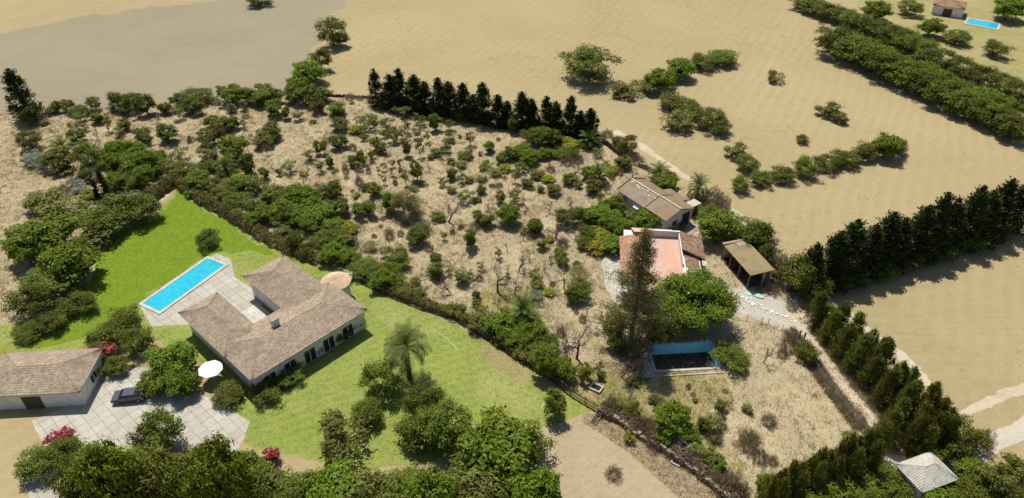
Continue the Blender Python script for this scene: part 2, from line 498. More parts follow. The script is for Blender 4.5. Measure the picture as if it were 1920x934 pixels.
sheet('weedy_ground', px([(880, 560), (960, 545), (1010, 600), (1080, 690), (1170, 650), (1215, 700), (1350, 700), (1370, 740), (1290, 760), (1330, 800), (1420, 890),
                     (1390, 930), (1330, 905), (1200, 790), (1120, 752), (1040, 712), (950, 655), (880, 610)]), M['weedy'], 0.010, 1.6, [hole], seed=5)
LAWN = [(330, 347), (352, 376), (420, 406), (445, 422), (520, 468), (585, 494), (600, 499), (640, 526), (690, 532), (760, 566), (860, 610), (960, 667),
        (1020, 712), (1055, 738), (1098, 765), (1030, 800), (985, 792), (900, 850), (760, 875), (670, 885), (560, 850), (462, 832), (450, 790), (400, 700),
        (300, 640), (220, 640), (190, 668), (40, 668), (-150, 668), (-150, 630), (60, 605), (150, 548), (180, 482), (215, 442), (290, 402), (322, 368)]
lawn_poly = px(LAWN)
sheet('lawn', lawn_poly, M['lawn'], 0.012, 0.25, seed=6)
sheet('watered_lawn', px([(334, 352), (352, 378), (420, 414), (445, 432), (520, 480), (560, 492), (480, 470), (420, 470), (380, 480), (270, 560), (240, 600), (150, 640), (60, 655),
                   (150, 560), (185, 486), (218, 446), (290, 406), (324, 370)]), M['lawn2'], 0.017, 0.3, seed=8)
sheet('garden_edging', strip([(331, 345), (318, 362), (300, 376), (270, 390), (230, 425), (205, 450), (180, 490), (165, 530)], 0.55), M['path'], 0.022, 0.08, seed=9)
sheet('driveway', px([(165, 690), (270, 690), (335, 735), (400, 745), (470, 790), (445, 850), (300, 838), (80, 830), (60, 790), (120, 765)]), M['paving'], 0.021, 0.05, seed=10)
sheet('lower_driveway', px([(40, 862), (140, 855), (185, 960), (60, 960)]), M['paving'], 0.021, 0.05, seed=11)
sheet('bare_earth', px([(1098, 772), (1140, 785), (1200, 822), (1300, 885), (1370, 945), (1400, 990), (900, 990), (760, 900), (880, 870), (985, 800), (1040, 802)]), M['earth'], 0.018, 0.4, seed=12)
sheet('yard', px([(1326, 524), (1346, 522), (1378, 545), (1415, 538), (1455, 545), (1482, 562), (1508, 588), (1524, 618), (1516, 632), (1496, 628), (1440, 606),
            (1372, 597), (1320, 580)]), M['gravel'], 0.014, 0.4, seed=13)
sheet('dry_meadow', px([(1365, 600), (1440, 612), (1495, 645), (1560, 745), (1612, 815), (1585, 845), (1450, 880), (1400, 850), (1345, 790), (1380, 740), (1365, 700), (1392, 680), (1370, 640)]), M['meadow'], 0.012, 0.9, seed=35)
sheet('dry_yard', px([(1300, 440), (1322, 440), (1345, 480), (1400, 540), (1380, 546), (1340, 535), (1325, 520), (1318, 470)]), M['meadow'], 0.012, 0.4, seed=36)
sheet('dry_lawn_strip', px([(905, 645), (950, 662), (1020, 712), (1050, 738), (1040, 746), (1000, 736), (950, 706), (925, 680)]), M['weedy'], 0.015, 0.8, seed=37)
sheet('farm_court', px([(1255, 428), (1290, 418), (1312, 424), (1318, 436), (1290, 444), (1262, 442)]), M['gravel'], 0.014, 0.2, seed=33)
sheet('track', strip([(1478, 585), (1515, 622), (1541, 672), (1577, 722), (1622, 775), (1645, 800)], 3.7), M['path'], 0.019, 0.25, seed=14)
sheet('field_edge_path', strip([(1150, 245), (1200, 272), (1260, 315), (1330, 362), (1400, 418), (1470, 480), (1560, 570), (1680, 660), (1760, 740)], 1.8), M['path'], 0.007, 0.14, seed=15, step=.7)
sheet('dirt_road', strip([(1640, 900), (1790, 868), (1860, 832), (1990, 770)], [6, 4, 2.6, 2.6]), M['paleroad'], 0.006, 0.10, seed=16, step=.6)
sheet('side_road', strip([(1770, 792), (1830, 765), (1880, 742), (2000, 700)], [0.5, 1.1, 1.6, 1.8]), M['path'], 0.009, 0.08, seed=17, step=.6)
sheet('patio', px([(1128, 492), (1150, 474), (1180, 470), (1190, 560), (1150, 575), (1134, 540)]), M['patio'], 0.02, 0.15, seed=18)
sheet('front_terrace', px([(1690, 872), (1782, 866), (1770, 925), (1660, 960)]), M['paving'], 0.02, 0.1, seed=19)
sheet('pool_terrace', px([(262, 572), (405, 476), (432, 486), (440, 520), (500, 560), (470, 600), (330, 610), (285, 612)]), M['paving'], 0.024, 0.03, seed=20)
sheet('far_lawn', px([(1600, 5), (1700, 60), (1900, 180), (1990, 230), (1990, 20), (1800, -20), (1640, -20)]), M['weedy'], 0.012, 0.5, seed=21, step=2)

# ---------------------------------------------------------------- the old warehouse
wO = at(1160, 355, 3.1); wU = at(1249, 413, 3.1); wa = math.atan2(wU.y - wO.y, wU.x - wO.x)
def wall_with(mb, a, b, z0, z1, th, ops, gable=None):
    """wall from a to b (2D) with rectangular openings (s0,s1,zlo,zhi) measured along it"""
    a = Vector((*a, 0)); b = Vector((*b, 0)); d = (b - a); L = d.length; d /= L
    n = Vector((-d.y, d.x, 0)) * th
    def blk(s0, s1, lo, hi):
        if s1 - s0 < 1e-3 or hi - lo < 1e-3: return
        p, q = a + d * s0, a + d * s1
        i = len(mb.v)
        for z in (lo, hi): mb.v += [(p.x, p.y, z), (q.x, q.y, z), (q.x + n.x, q.y + n.y, z), (p.x + n.x, p.y + n.y, z)]
        mb.f += [tuple(i + k for k in f) for f in ((3, 2, 1, 0), (4, 5, 6, 7), (0, 1, 5, 4), (1, 2, 6, 5), (2, 3, 7, 6), (3, 0, 4, 7))]
    s = 0
    for (s0, s1, lo, hi) in sorted(ops):
        blk(s, s0, z0, z1); blk(s0, s1, z0, lo); blk(s0, s1, hi, z1); s = s1
    blk(s, L, z0, z1)
    if gable:
        p, q = a, b; m_ = a + d * gable[0]
        i = len(mb.v)
        for k in (Vector((0, 0, 0)), n):
            mb.v += [(p.x + k.x, p.y + k.y, z1), (q.x + k.x, q.y + k.y, z1), (m_.x + k.x, m_.y + k.y, z1 + gable[1])]
        mb.f += [(i, i + 1, i + 2), (i + 5, i + 4, i + 3), (i, i + 3, i + 4, i + 1), (i + 1, i + 4, i + 5, i + 2), (i + 2, i + 5, i + 3, i)]

wh = thing('warehouse', 'old white farm warehouse with lichened corrugated gable roof and dark green door', 'building', (wO.x, wO.y, 0), wa)
WL, WW, WS = 12.4, 6.5, 7.4
mb = MB(); wall_with(mb, (0, 0), (WL, 0), 0, 3.0, 0.25, [(1.1, 2.5, 0.9, 2.5), (4.6, 6.0, 1.3, 2.4)]); mb.build('wall', M['shadewall'], wh)
mb = MB(); wall_with(mb, (WL, 0.25), (WL, WW), 0, 3.0, 0.25, [(1.5, 2.7, 0.9, 2.1), (3.9, 5.9, 0.0, 2.75)], (WW / 2 - .25, 1.05)); mb.build('wall', M['shadewall'], wh)
mb = MB(); wall_with(mb, (0, WW), (0, 0.25), 0, 3.0, 0.25, [], (WW / 2, 1.05)); mb.build('wall', M['shadewall'], wh)
mb = MB(); wall_with(mb, (WL - .25, WW + .25), (0, WW + .25), 0, 2.95, 0.25, []); mb.build('wall', M['shadewall'], wh)
mb = MB(); mb.box(WL - 0.35, WL - 0.30, 3.0, 1.9 + 3.95 - .1, 0.02, 2.74) if False else mb.box(WL - .18, WL - .12, 4.15, 6.15, 0.02, 2.74)
d_ = mb.build('door', M['greendoor'], wh); MB().box(WL - .12, WL - .08, 5.1, 5.14, 0.03, 2.7).build('door_edge', M['dark'], d_)
for (x0, x1, y0, y1, z0, z1) in ((WL - .2, WL - .15, 1.75, 2.95, .9, 2.1),):
    w = MB().box(x0, x1, y0, y1, z0, z1).build('window', M['dark'], wh)
    f = MB(); [f.box(WL - .02, WL + .03, y0 + k, y0 + k + .04, z0, z1) for k in (0.0, .29, .58, .87, 1.16)]; f.build('window_bars', M['metal'], w)
w = MB().box(1.1, 2.5, .15, .2, .9, 2.5).build('window', M['dark'], wh)
f = MB(); [f.box(1.1 + k, 1.16 + k, -.03, .03, .9, 2.5) for k in (0, .33, .66, .99, 1.32)]; [f.box(1.1, 2.5, -.05, -.03, z, z + .05) for z in (1.2, 1.6, 2.0)]; f.build('window_bars', M['white'], w)
w = MB().box(4.6, 6.0, .15, .2, 1.3, 2.4).build('window', M['dark'], wh)
MB().quad((4.6, -.02, 2.4), (6.0, -.02, 2.4), (6.0, -.6, 1.95), (4.6, -.6, 1.95)).build('shutter', M['pvcwhite'], w)
yr = WW / 2
def pitched(x0, x1, lift, mat, name='roof'):
    a = MB(); slope(a, (x0, -.28, 3.0 + lift), (x1, -.28, 3.0 + lift), (x0, yr, 4.2 + lift), (x1, yr, 4.2 + lift), 0.26, 0.035, 4, False)
    r1 = a.build(name, mat[0], wh)
    a = MB(); slope(a, (x1, WW + .3, 2.98 + lift), (x0, WW + .3, 2.98 + lift), (x1, yr, 4.2 + lift), (x0, yr, 4.2 + lift), 0.26, 0.035, 4, False)
    a.build(name, mat[1], wh)
    a = MB(); a.bar((x0, yr, 4.26 + lift), (x1, yr, 4.26 + lift), .3, .08); a.build('ridge_cap', M['concrete'], r1)
pitched(-.15, WS, 0.0, (M['fibre'], M['fibrebrown']))
pitched(WS, WL + .25, 0.16, (M['fibre'], M['fibrebrown']))
for x, l in ((-.2, .05), (WS - .05, .16)):
    a = MB(); a.bar((x, -.3, 3.0 + l), (x, yr, 4.2 + l), .09, .2); a.bar((x, yr, 4.2 + l), (x, WW + .3, 2.98 + l), .09, .2); a.build('verge', M['darkwood'], wh)
# lean-to behind and broken plaster patches along the ridge
a = MB(); slope(a, (9.3, 9.0, 2.35), (4.6, 9.0, 2.35), (9.3, WW + .25, 2.9), (4.6, WW + .25, 2.9), 0.26, 0.035, 3, False); a.build('lean_to_roof', M['fibre'], wh)
a = MB(); a.box(4.7, 9.2, 8.6, 8.8, 0, 2.3); a.box(9.05, 9.2, WW + .3, 8.6, 0, 2.3); a.build('lean_to_wall', M['shadewall'], wh)
a = MB()
for k in range(26):
    x = rnd.uniform(.3, 7.2); y = yr + rnd.gauss(-.3, .5); y = min(max(y, .6), WW - .4)
    z = 4.2 - abs(y - yr) * 1.2 / (yr + .28) + .055
    s = rnd.uniform(.08, .28)
    dz = -1.2 / (yr + .28) * (1 if y > yr else -1)
    a.quad(*[(x + s * math.cos(t) * rnd.uniform(.6, 1.2), y + s * .5 * math.sin(t), z + dz * s * .5 * math.sin(t)) for t in (0, 1, 2, 3.1, 4.1, 5.2)])
a.build('plaster_patch', M['white'], wh)['kind'] = 'stuff'
# small annex beside the door
an = thing('outhouse', 'small flat roofed outhouse beside the warehouse green door', 'shed', tuple(Vector((wO.x, wO.y, 0)) + Vector((math.cos(wa) * 10.6 - math.sin(wa) * 8.9, math.sin(wa) * 10.6 + math.cos(wa) * 8.9, 0))), wa)
MB().box(-.9, .9, -1.1, 1.1, 2.3, 2.42).build('roof', M['concrete'], an)
a = MB(); a.box(-.8, -.65, -1, 1, 0, 2.3); a.box(-.65, .8, .85, 1, 0, 2.3); a.box(-.65, .8, -1, -.85, 0, 2.3); a.build('wall', M['shadewall'], an)
MB().box(.62, .66, -.84, .84, 0, 2.25).build('door', M['darkwood'], an)

# ---------------------------------------------------------------- farmhouse
hO = at(1222, 523, 3.75); hT = at(1214.8, 443.4, 3.75); dv = (hT - hO).normalized(); ha = math.atan2(-dv.x, dv.y)
hs = thing('farmhouse', 'single storey farmhouse with terracotta roof terrace and salmon tiled lean-to roofs', 'house', (hO.x, hO.y, 0), ha)
TX, TY = 4.95, 11.4
a = MB(); a.box(-4.3, 8.2, -2.6, 7.2, 0, 2.95); a.box(-3.9, 5.0, 7.2, 14.0, 0, 2.95); a.build('wall', M['white'], hs)
MB().box(0, TX, -.1, TY, 2.96, 3.72).build('terrace_floor', M['terrace'], hs)
MB().box(-.15, TX + .15, TY, TY + .18, 2.96, 4.95).build('parapet', M['shadewall'], hs)
MB().box(-.18, -.001, 0, TY, 2.96, 3.95).build('parapet', M['white'], hs)
MB().box(TX, TX + .18, 3.0, TY, 2.96, 4.75).build('parapet', M['shadewall'], hs)
MB().box(TX, TX + .5, -.1, 5.8, 2.96, 4.2).build('parapet', M['white'], hs)
MB().box(-.2, TX + .2, TY - .03, TY + .26, 4.95, 5.02).build('coping', M['white'], hs)
MB().box(0, TX, -.32, -.101, 2.96, 4.0).build('parapet', M['tilelight'], hs)
a = MB(); slope(a, (4.3, 14.6, 3.05), (-2.7, 14.6, 3.05), (4.7, TY + .3, 4.3), (-2.3, TY + .3, 4.3), .25, .045, 9); a.build('roof', M['tilelight'], hs)
a = MB(); slope(a, (-4.7, 11.9, 3.05), (-4.7, -.3, 3.05), (-.19, 11.9, 4.0), (-.19, -.3, 4.0), .25, .045, 12); a.build('roof', M['tilepink'], hs)
a = MB(); slope(a, (-2.0, -3.1, 3.0), (3.4, -3.1, 3.0), (-1.4, -.33, 3.85), (2.8, -.33, 3.85), .25, .045, 8); a.build('roof', M['tilelight'], hs)
a = MB(); a.box(5.2, 8.7, 7.3, 12.2, 0, 2.9); a.build('wing_wall', M['white'], hs)
a = MB(); slope(a, (9.1, 6.4, 3.15), (9.1, 12.6, 3.15), (5.15, 7.4, 4.45), (5.15, 12.6, 4.45), .25, .045, 12)
a.build('roof', M['tilebrown'], hs)
a = MB(); slope(a, (8.0, 2.6, 2.98), (8.0, 6.8, 2.98), (5.5, 3.0, 3.75), (5.5, 7.2, 3.75), .25, .045, 8); a.build('roof', M['tilebrown'], hs)
a = MB(); a.box(8.72, 8.86, 5.2, 7.25, 0, 2.95); a.box(8.2, 9.6, 5.1, 5.22, 0, .5); a.build('porch_wall', M['white'], hs)
MB().box(8.22, 8.70, 5.25, 7.2, 0.02, 2.9).build('porch_shade_block', M['dark'], hs)  # solid near-black block painting the shade inside the porch
MB().box(8.5, 9.2, 5.0, 7.2, 2.96, 3.08).build('porch_roof', M['concrete'], hs)
a = MB(); a.box(5.6, 7.4, 2.0, 2.15, 3.0, 4.1); a.box(5.6, 5.75, 2.15, 3.0, 3.0, 4.1); a.box(7.25, 7.4, 2.15, 3.0, 3.0, 4.1); t_ = a.build('water_tank_enclosure', M['white'], hs)
MB().box(5.95, 6.9, 2.25, 2.9, 3.0, 3.7).build('water_tank', M['metal'], t_)
MB().box(8.3, 9.7, 2.2, 4.4, 0, .9).build('garden_step', M['white'], hs)
for yy in (0.6, 3.6, 6.8, 9.8):
    w = MB().box(-4.36, -4.30, yy, yy + 1.1, 1.0, 2.1).build('window', M['dark'], hs)
    MB().box(-4.40, -4.36, yy - .08, yy + 1.18, .92, 1.0).build('sill', M['concrete'], w)
ch = MB().box(-.9, -.3, 9.6, 10.2, 3.6, 5.0).build('chimney', M['white'], hs); MB().box(-1, -.2, 9.5, 10.3, 5.0, 5.1).build('cap', M['tilepink'], ch)

# ---------------------------------------------------------------- open shed
sO = at(1354.5, 456, 3.25); sU = at(1406.3, 513.9, 3.25); sa = math.atan2(sU.y - sO.y, sU.x - sO.x)
sh = thing('open_shed', 'open fronted shed on posts with sloping lichen brown corrugated roof', 'shed', (sO.x, sO.y, 0), sa)
SL, SW = 8.8, 4.35
a = MB(); slope(a, (0, 0, 3.12), (SL, 0, 3.12), (0, SW, 3.3), (SL, SW, 3.3), .26, .035, 3, False); r_ = a.build('roof', M['shedroof'], sh)
a = MB(); [a.bar((.05, y, 3.22 + .02 * k), (1.6, y + .05, 3.30 + .02 * k), .12, .04) for k, y in enumerate((2.4, 2.75, 3.2, 3.5))]; a.build('batten', M['white'], r_)
MB().box(-.02, .5, -.03, SW, 3.2, 3.36).build('end_sheet', M['fibre'], r_)
for x in (.3, 2.9, 5.6, 8.4):
    MB().box(x - .08, x + .08, .12, .28, 0, 3.02).build('post', M['wood'], sh)
for y in (2.7, 3.9):
    MB().box(SL - .35, SL - .15, y, y + .22, 0, 3.05).build('post', M['concrete'], sh)
MB().box(.15, SL - .5, SW - .35, SW - .2, 0, 3.1).build('back_wall', M['stone'], sh)
MB().box(.1, .25, .4, SW - .36, 0, 3.0).build('end_wall', M['shadewall'], sh)
MB().box(3.2, 3.35, .6, SW - .36, 0, 2.9).build('partition', M['darkwood'], sh)
MB().box(.26, SL - .5, .5, SW - .36, .02, .1).build('earth_floor', M['darkwood'], sh)

# ---------------------------------------------------------------- empty swimming pool
ep = thing('empty_pool', 'abandoned empty blue painted swimming pool with dark debris on its floor', 'swimming pool', (pO.x, pO.y, 0), pang)
D = -2.0
a = MB(); a.quad((0, 0, D), (PL, 0, D), (PL, PW, D), (0, PW, D)); a.build('pool_floor', M['poolfloor'], ep)
a = MB(); a.quad((0, PW, D), (PL, PW, D), (PL, PW, 0.1), (0, PW, 0.1)); a.quad((PL, 0, D), (PL, PW, D), (PL, PW, .1), (PL, 0, .1))
a.quad((0, 0, D), (0, PW, D), (0, PW, .1), (0, 0, .1)); a.quad((0, 0, D), (PL, 0, D), (PL, 0, .1), (0, 0, .1)); a.build('pool_wall', M['poolblue'], ep)
a = MB(); a.box(-.4, PL + .4, -.4, -.005, 0, .12); a.build('rim', M['concrete'], ep); MB().box(-.4, PL + .4, PW + .005, PW + .35, 0, .12).build('rim', M['concrete'], ep)
MB().box(-.4, -.005, -.004, PW + .004, 0, .118).build('rim', M['concrete'], ep); MB().box(PL + .005, PL + .4, -.004, PW + .004, 0, .118).build('rim', M['concrete'], ep)
a = MB()
for k in range(420):
    x = rnd.uniform(.3, PL - .2); y = abs(rnd.gauss(0, 1.6)) + .15
    if y > PW - .3: continue
    t = rnd.uniform(0, 6.3); s = rnd.uniform(.1, .45)
    a.bar((x, y, D + rnd.uniform(.02, .15)), (x + s * math.cos(t), y + s * math.sin(t), D + rnd.uniform(.05, .35)), .05, .03)
a.build('debris', M['stone'], ep)['kind'] = 'stuff'
kb = thing('pool_kerb', 'low weathered concrete kerb running in front of the empty blue pool', 'kerb', tuple(pl(0, 0)), pang)
a = MB(); a.box(-2.1, 9.5, -1.25, -1.08, 0, .14); a.build('kerb_front', M['concrete'], kb)
a = MB(); a.box(-.9, -.78, -1.07, -.45, 0, .13); a.box(-2.1, -1.9, -1.07, 2.4, 0, .1); a.build('kerb_side', M['concrete'], kb)
slab = link('pool_side_slab', mesh('slab', [pl(-1.85, -1.05), pl(-.42, -1.05), pl(-.42, 5.2), pl(-.9, 5.2)], [(0, 1, 2, 3)], M['concrete'])); slab.location.z = .03; slab['kind'] = 'structure'

# ---------------------------------------------------------------- the neighbouring villa
vO = at(470, 715, 3.75); vU = at(690, 580, 3.75); va = math.atan2(vU.y - vO.y, vU.x - vO.x)
vi = thing('villa', 'large villa with pale tan hipped tile roofs beside the turquoise pool', 'house', (vO.x, vO.y, 0), va)
a = MB(); a.box(.6, 18.8, .6, 9.0, 0, 3.6); a.build('wall', M['white'], vi)
a = MB(); a.box(.6, 5.6, 9.01, 19.0, 0, 3.6); a.build('wall', M['white'], vi)
a = MB(); a.box(11.4, 17.6, 9.01, 19.6, 0, 3.6); a.build('wall', M['white'], vi)
E_, Rz = 3.75, 5.1
def hip(x0, x1, y0, y1, z=E_, rise=1.35, mat=M['tiletan'], parent=vi):
    w = min(x1 - x0, y1 - y0) / 2
    if x1 - x0 >= y1 - y0: A, B = (x0 + w, (y0 + y1) / 2, z + rise), (x1 - w, (y0 + y1) / 2, z + rise)
    else: A, B = ((x0 + x1) / 2, y0 + w, z + rise), ((x0 + x1) / 2, y1 - w, z + rise)
    c = [(x0, y0, z), (x1, y0, z), (x1, y1, z), (x0, y1, z)]
    m = MB()
    if x1 - x0 >= y1 - y0:
        slope(m, c[0], c[1], A, B, .26, .04, 12); slope(m, c[2], c[3], B, A, .26, .04, 12)
        slope(m, c[1], c[2], B, B, .26, .04, 12); slope(m, c[3], c[0], A, A, .26, .04, 12)
    else:
        slope(m, c[1], c[2], A, B, .26, .04, 12); slope(m, c[3], c[0], B, A, .26, .04, 12)
        slope(m, c[0], c[1], A, A, .26, .04, 12); slope(m, c[2], c[3], B, B, .26, .04, 12)
    return m.build('roof', mat, parent)
hip(0, 19.4, 0, 9.6)
hip(-.15, 6.2, 6.4, 19.8, E_ + .06, 1.0)
hip(10.8, 18.2, 6.4, 20.4, E_ + .06, 1.15)
for x in (2, 5.2, 8.4, 11.6, 15.0):
    w = MB().box(x, x + 1.7, .53, .6, .2, 2.4).build('window', M['glass'], vi); MB().box(x + .8, x + .88, .48, .53, .2, 2.4).build('frame', M['pvcwhite'], w)
for y in (2, 5.2):
    w = MB().box(18.8, 18.87, y, y + 1.5, .9, 2.3).build('window', M['glass'], vi); MB().box(18.87, 18.91, y + .7, y + .78, .9, 2.3).build('frame', M['pvcwhite'], w)
w = MB().box(7, 10, 9.0, 9.08, .1, 2.5).build('window', M['glass'], vi); MB().box(8.45, 8.55, 9.08, 9.12, .1, 2.5).build('frame', M['pvcwhite'], w)
c_ = MB().box(7.2, 8.2, 5.4, 6.2, 4.4, 6.1).build('chimney', M['white'], vi); MB().box(7.1, 8.3, 5.3, 6.3, 6.1, 6.22).build('cap', M['tiletan'], c_)
MB().box(6.2, 10.8, 9.62, 17.5, .03, .14).build('courtyard_floor', M['patio'], vi)
# round tiled turret at the corner
a = MB(); n = 48; tx, ty, tr = 20.4, 9.4, 2.35
i0 = 0
for j in range(13):
    t = j / 12; rr = tr * (1 - t) + .02
    for k in range(n * 2):
        th = math.pi * k / n
        a.v.append((tx + rr * math.cos(th), ty + rr * math.sin(th), 3.3 + 1.25 * t + (.05 if k % 2 else -.03) * (1 - t)))
for j in range(12):
    for k in range(n * 2):
        p = j * n * 2 + k; q = j * n * 2 + (k + 1) % (n * 2)
        a.f.append((p, q, q + n * 2, p + n * 2))
a.build('turret_roof', M['tilelight'], vi)
MB().cyl(tx, ty, 0, 3.28, tr - .35, 24).build('turret_wall', M['white'], vi)
# villa pool
pc = at(347, 533); q0 = at(283, 583); q1 = at(408, 494); aa = math.atan2(q1.y - q0.y, q1.x - q0.x)
vp = thing('swimming_pool', 'rectangular turquoise swimming pool on the lawn beside the large villa', 'swimming pool', (pc.x, pc.y, 0), aa)
Lh, Wh = (q1 - q0).length / 2 - .2, 1.95
MB().box(-Lh, Lh, -Wh, Wh, .03, .10).build('water', M['water'], vp)
a = MB(); a.box(-Lh - .5, Lh + .5, -Wh - .5, -Wh - .002, .03, .16); a.box(-Lh - .5, Lh + .5, Wh + .002, Wh + .5, .03, .16); a.box(-Lh - .5, -Lh - .002, -Wh, Wh, .03, .158); a.box(Lh + .002, Lh + .5, -Wh, Wh, .03, .158); a.build('coping', M['patio'], vp)
a = MB(); [a.tube([(Lh - .6, y, .1), (Lh - .3, y, .8), (Lh + .3, y, .8), (Lh + .35, y, .1)], [.03] * 4, 6) for y in (-.3, .3)]; a.build('ladder', M['metal'], vp)
# pool in the far garden
fp = at(1842, 45)
f2 = thing('swimming_pool', 'distant turquoise pool among the hedges at the upper right corner', 'swimming pool', (fp.x, fp.y, 0), R(-35))
MB().box(-4, 4, -2.6, 2.6, .03, .10).build('water', M['water'], f2)
a = MB(); a.box(-4.6, 4.6, -3.2, -2.602, .03, .16); a.box(-4.6, 4.6, 2.602, 3.2, .03, .16); a.box(-4.6, -4.002, -2.6, 2.6, .03, .158); a.box(4.002, 4.6, -2.6, 2.6, .03, .158); a.build('coping', M['patio'], f2)

def small_house(name, label, c, rz, w, d, mat, z=2.9, rise=1.2, cat='house'):
    h = thing(name, label, cat, (c.x, c.y, 0), rz)
    MB().box(-w / 2 + .3, w / 2 - .3, -d / 2 + .3, d / 2 - .3, 0, z - .1).build('wall', M['white'], h)
    hip(-w / 2, w / 2, -d / 2, d / 2, z, rise, mat, h)
    MB().box(-1.2, 1.2, -d / 2 + .22, -d / 2 + .3, 0.0, 2.2).build('door', M['darkwood'], h)
    w_ = MB().box(w / 2 - .3, w / 2 - .24, -.7, .7, .9, 2.0).build('window', M['glass'], h); MB().box(w / 2 - .24, w / 2 - .2, -.04, .04, .9, 2.0).build('frame', M['pvcwhite'], w_)
    return h
small_house('garage', 'garage with pinkish tan tiled roof at the left edge above the pale driveway', at(92, 725), R(4), 13.5, 8.2, M['tilepink' if False else 'tiletan'], cat='garage')
small_house('distant_house', 'small distant white house with brown roof at the upper right corner', at(1775, 25), R(-30), 9, 7, M['tilebrown'])
small_house('gatehouse', 'small pale roofed building among dark trees at the bottom right', at(1722, 912), R(20), 5.5, 4.2, M['patio'])

# dark car on the driveway
cc = at(245, 748)
car = thing('parked_car', 'dark grey parked car standing on the pale driveway', 'car', (cc.x, cc.y, .022), R(8))
prof = [(-2.1, .35), (-2.15, .75), (-1.95, .95), (-1.1, 1.0), (-.55, 1.42), (.9, 1.45), (1.6, 1.05), (2.05, .9), (2.12, .4)]
a = MB()
for s, yy in ((1, -.86), (-1, .86)):
    for k, (x, z) in enumerate(prof): a.v.append((x, yy * (.82 if z > 1.2 else 1.0), z))
nP = len(prof)
a.f = [tuple(range(nP))[::-1], tuple(range(nP, 2 * nP))] + [(k, k + 1, nP + k + 1, nP + k) for k in range(nP - 1)] + [(nP - 1, 0, nP, 2 * nP - 1)]
a.build('body', M['carpaint'], car)
MB().quad((-1.12, -.8, 1.03), (-1.12, .8, 1.03), (-.6, .68, 1.42), (-.6, -.68, 1.42)).build('windscreen', M['glass'], car, loc=(-.03, 0, .02))
MB().quad((1.62, .8, 1.07), (1.62, -.8, 1.07), (.95, -.68, 1.45), (.95, .68, 1.45)).build('rear_window', M['glass'], car, loc=(.03, 0, .02))
for s in (-1, 1):
    MB().quad((-.95, s * .85, 1.05), (1.4, s * .85, 1.05), (.85, s * .735, 1.4), (-.5, s * .735, 1.4)).build('side_window', M['glass'], car, loc=(0, s * .02, 0))
    MB().box(-2.2, -2.14, s * .55 - .15, s * .55 + .15, .6, .75).build('headlight', M['pvcwhite'], car)
    for x in (-1.35, 1.3):
        t = MB().tube([(x, s * .7, .33), (x, s * .9, .33)], [.33, .33], 18).build('wheel', M['tyre'], car)
        MB().tube([(x, s * .9, .33), (x, s * .915, .33)], [.2, .2], 14).build('rim', M['metal'], t)
# white parasol by the villa
pp = at(402, 712)
pa = thing('parasol', 'open white garden parasol below the corner of the villa roof', 'parasol', (pp.x, pp.y, 0), 0)
MB().cyl(0, 0, 0, 2.5, .03, 8).build('pole', M['metal'], pa)
MB().cyl(0, 0, 0, .1, .35, 14).build('base', M['concrete'], pa)
a = MB(); a.v = [(1.7 * math.cos(R(45 * k)), 1.7 * math.sin(R(45 * k)), 2.15) for k in range(8)] + [(0, 0, 2.7)] + [(1.7 * math.cos(R(45 * k)), 1.7 * math.sin(R(45 * k)), 2.05) for k in range(8)]
a.f = [(k, (k + 1) % 8, 8) for k in range(8)] + [(9 + k, 9 + (k + 1) % 8, (k + 1) % 8, k) for k in range(8)]; a.build('canopy', M['pvcwhite'], pa)

# ---------------------------------------------------------------- fences and walls
def picket(pts, name, label, h=1.5, mat=M['darkwood'], gap=.16, pw=.11, cat='fence', post=2.4, jitter=.08):
    P = [at(x, y) for x, y in pts]
    f = thing(name, label, cat, tuple(P[0]))
    a = MB(); posts = []
    o = P[0]
    for i in range(len(P) - 1):
        d = P[i + 1] - P[i]; L = d.length; d /= L
        s = 0
        while s < L:
            p = P[i] + d * s - o; hh = h + rnd.gauss(0, jitter); tl = rnd.gauss(0, .03)
            a.bar((p.x, p.y, 0.02), (p.x + tl, p.y + tl, hh), pw, .04); s += gap
        for z in (.4, h - .35):
            p = P[i] - o; q = P[i + 1] - o
            a.bar((p.x, p.y, z), (q.x, q.y, z), .05, .08)
        s = 0
        while s < L: posts.append(P[i] + d * s - o); s += post
    a.build('slats', mat, f)
    for p in posts[:100]: MB().box(p.x - .06, p.x + .06, p.y - .06, p.y + .06, 0, h + .15).build('post', M['wood'], f)
    return f
picket([(862, 602), (905, 632), (960, 668), (1030, 712), (1070, 742), (1120, 772)], 'picket_fence', 'dark wooden picket fence between the near lawn and the shrubs', 1.4, pw=.13)
picket([(676, 530), (720, 552), (790, 580), (862, 602)], 'picket_fence', 'dark slatted fence in hedge shade beyond the villa lawn', 1.2)
def drywall(pts, label, h=.8, w=.4, mat=M['stone'], name='stone_wall', seed=1):
    P = [at(x, y) for x, y in pts]; r = random.Random(seed)
    a = MB(); o = P[0]
    for i in range(len(P) - 1):
        d = P[i + 1] - P[i]; L = d.length; d /= L; n = Vector((-d.y, d.x, 0)); s = 0
        while s < L:
            l = r.uniform(.3, .7); hh = h * r.uniform(.7, 1.15); ww = w * r.uniform(.8, 1.1) / 2
            c0 = P[i] + d * s - o; c1 = P[i] + d * min(s + l, L) - o
            i0 = len(a.v); off = n * r.gauss(0, .05)
            for z in (0, hh): a.v += [tuple(c0 + n * ww + off + Vector((0, 0, z))), tuple(c0 - n * ww + off + Vector((0, 0, z))), tuple(c1 - n * ww + off + Vector((0, 0, z * r.uniform(.9, 1.05)))), tuple(c1 + n * ww + off + Vector((0, 0, z)))]
            a.f += [tuple(i0 + k for k in f) for f in ((4, 5, 6, 7), (0, 1, 5, 4), (1, 2, 6, 5), (2, 3, 7, 6), (3, 0, 4, 7))]
            s += l
    return tag(a.build(name, mat, None, loc=tuple(o)), label, 'wall')
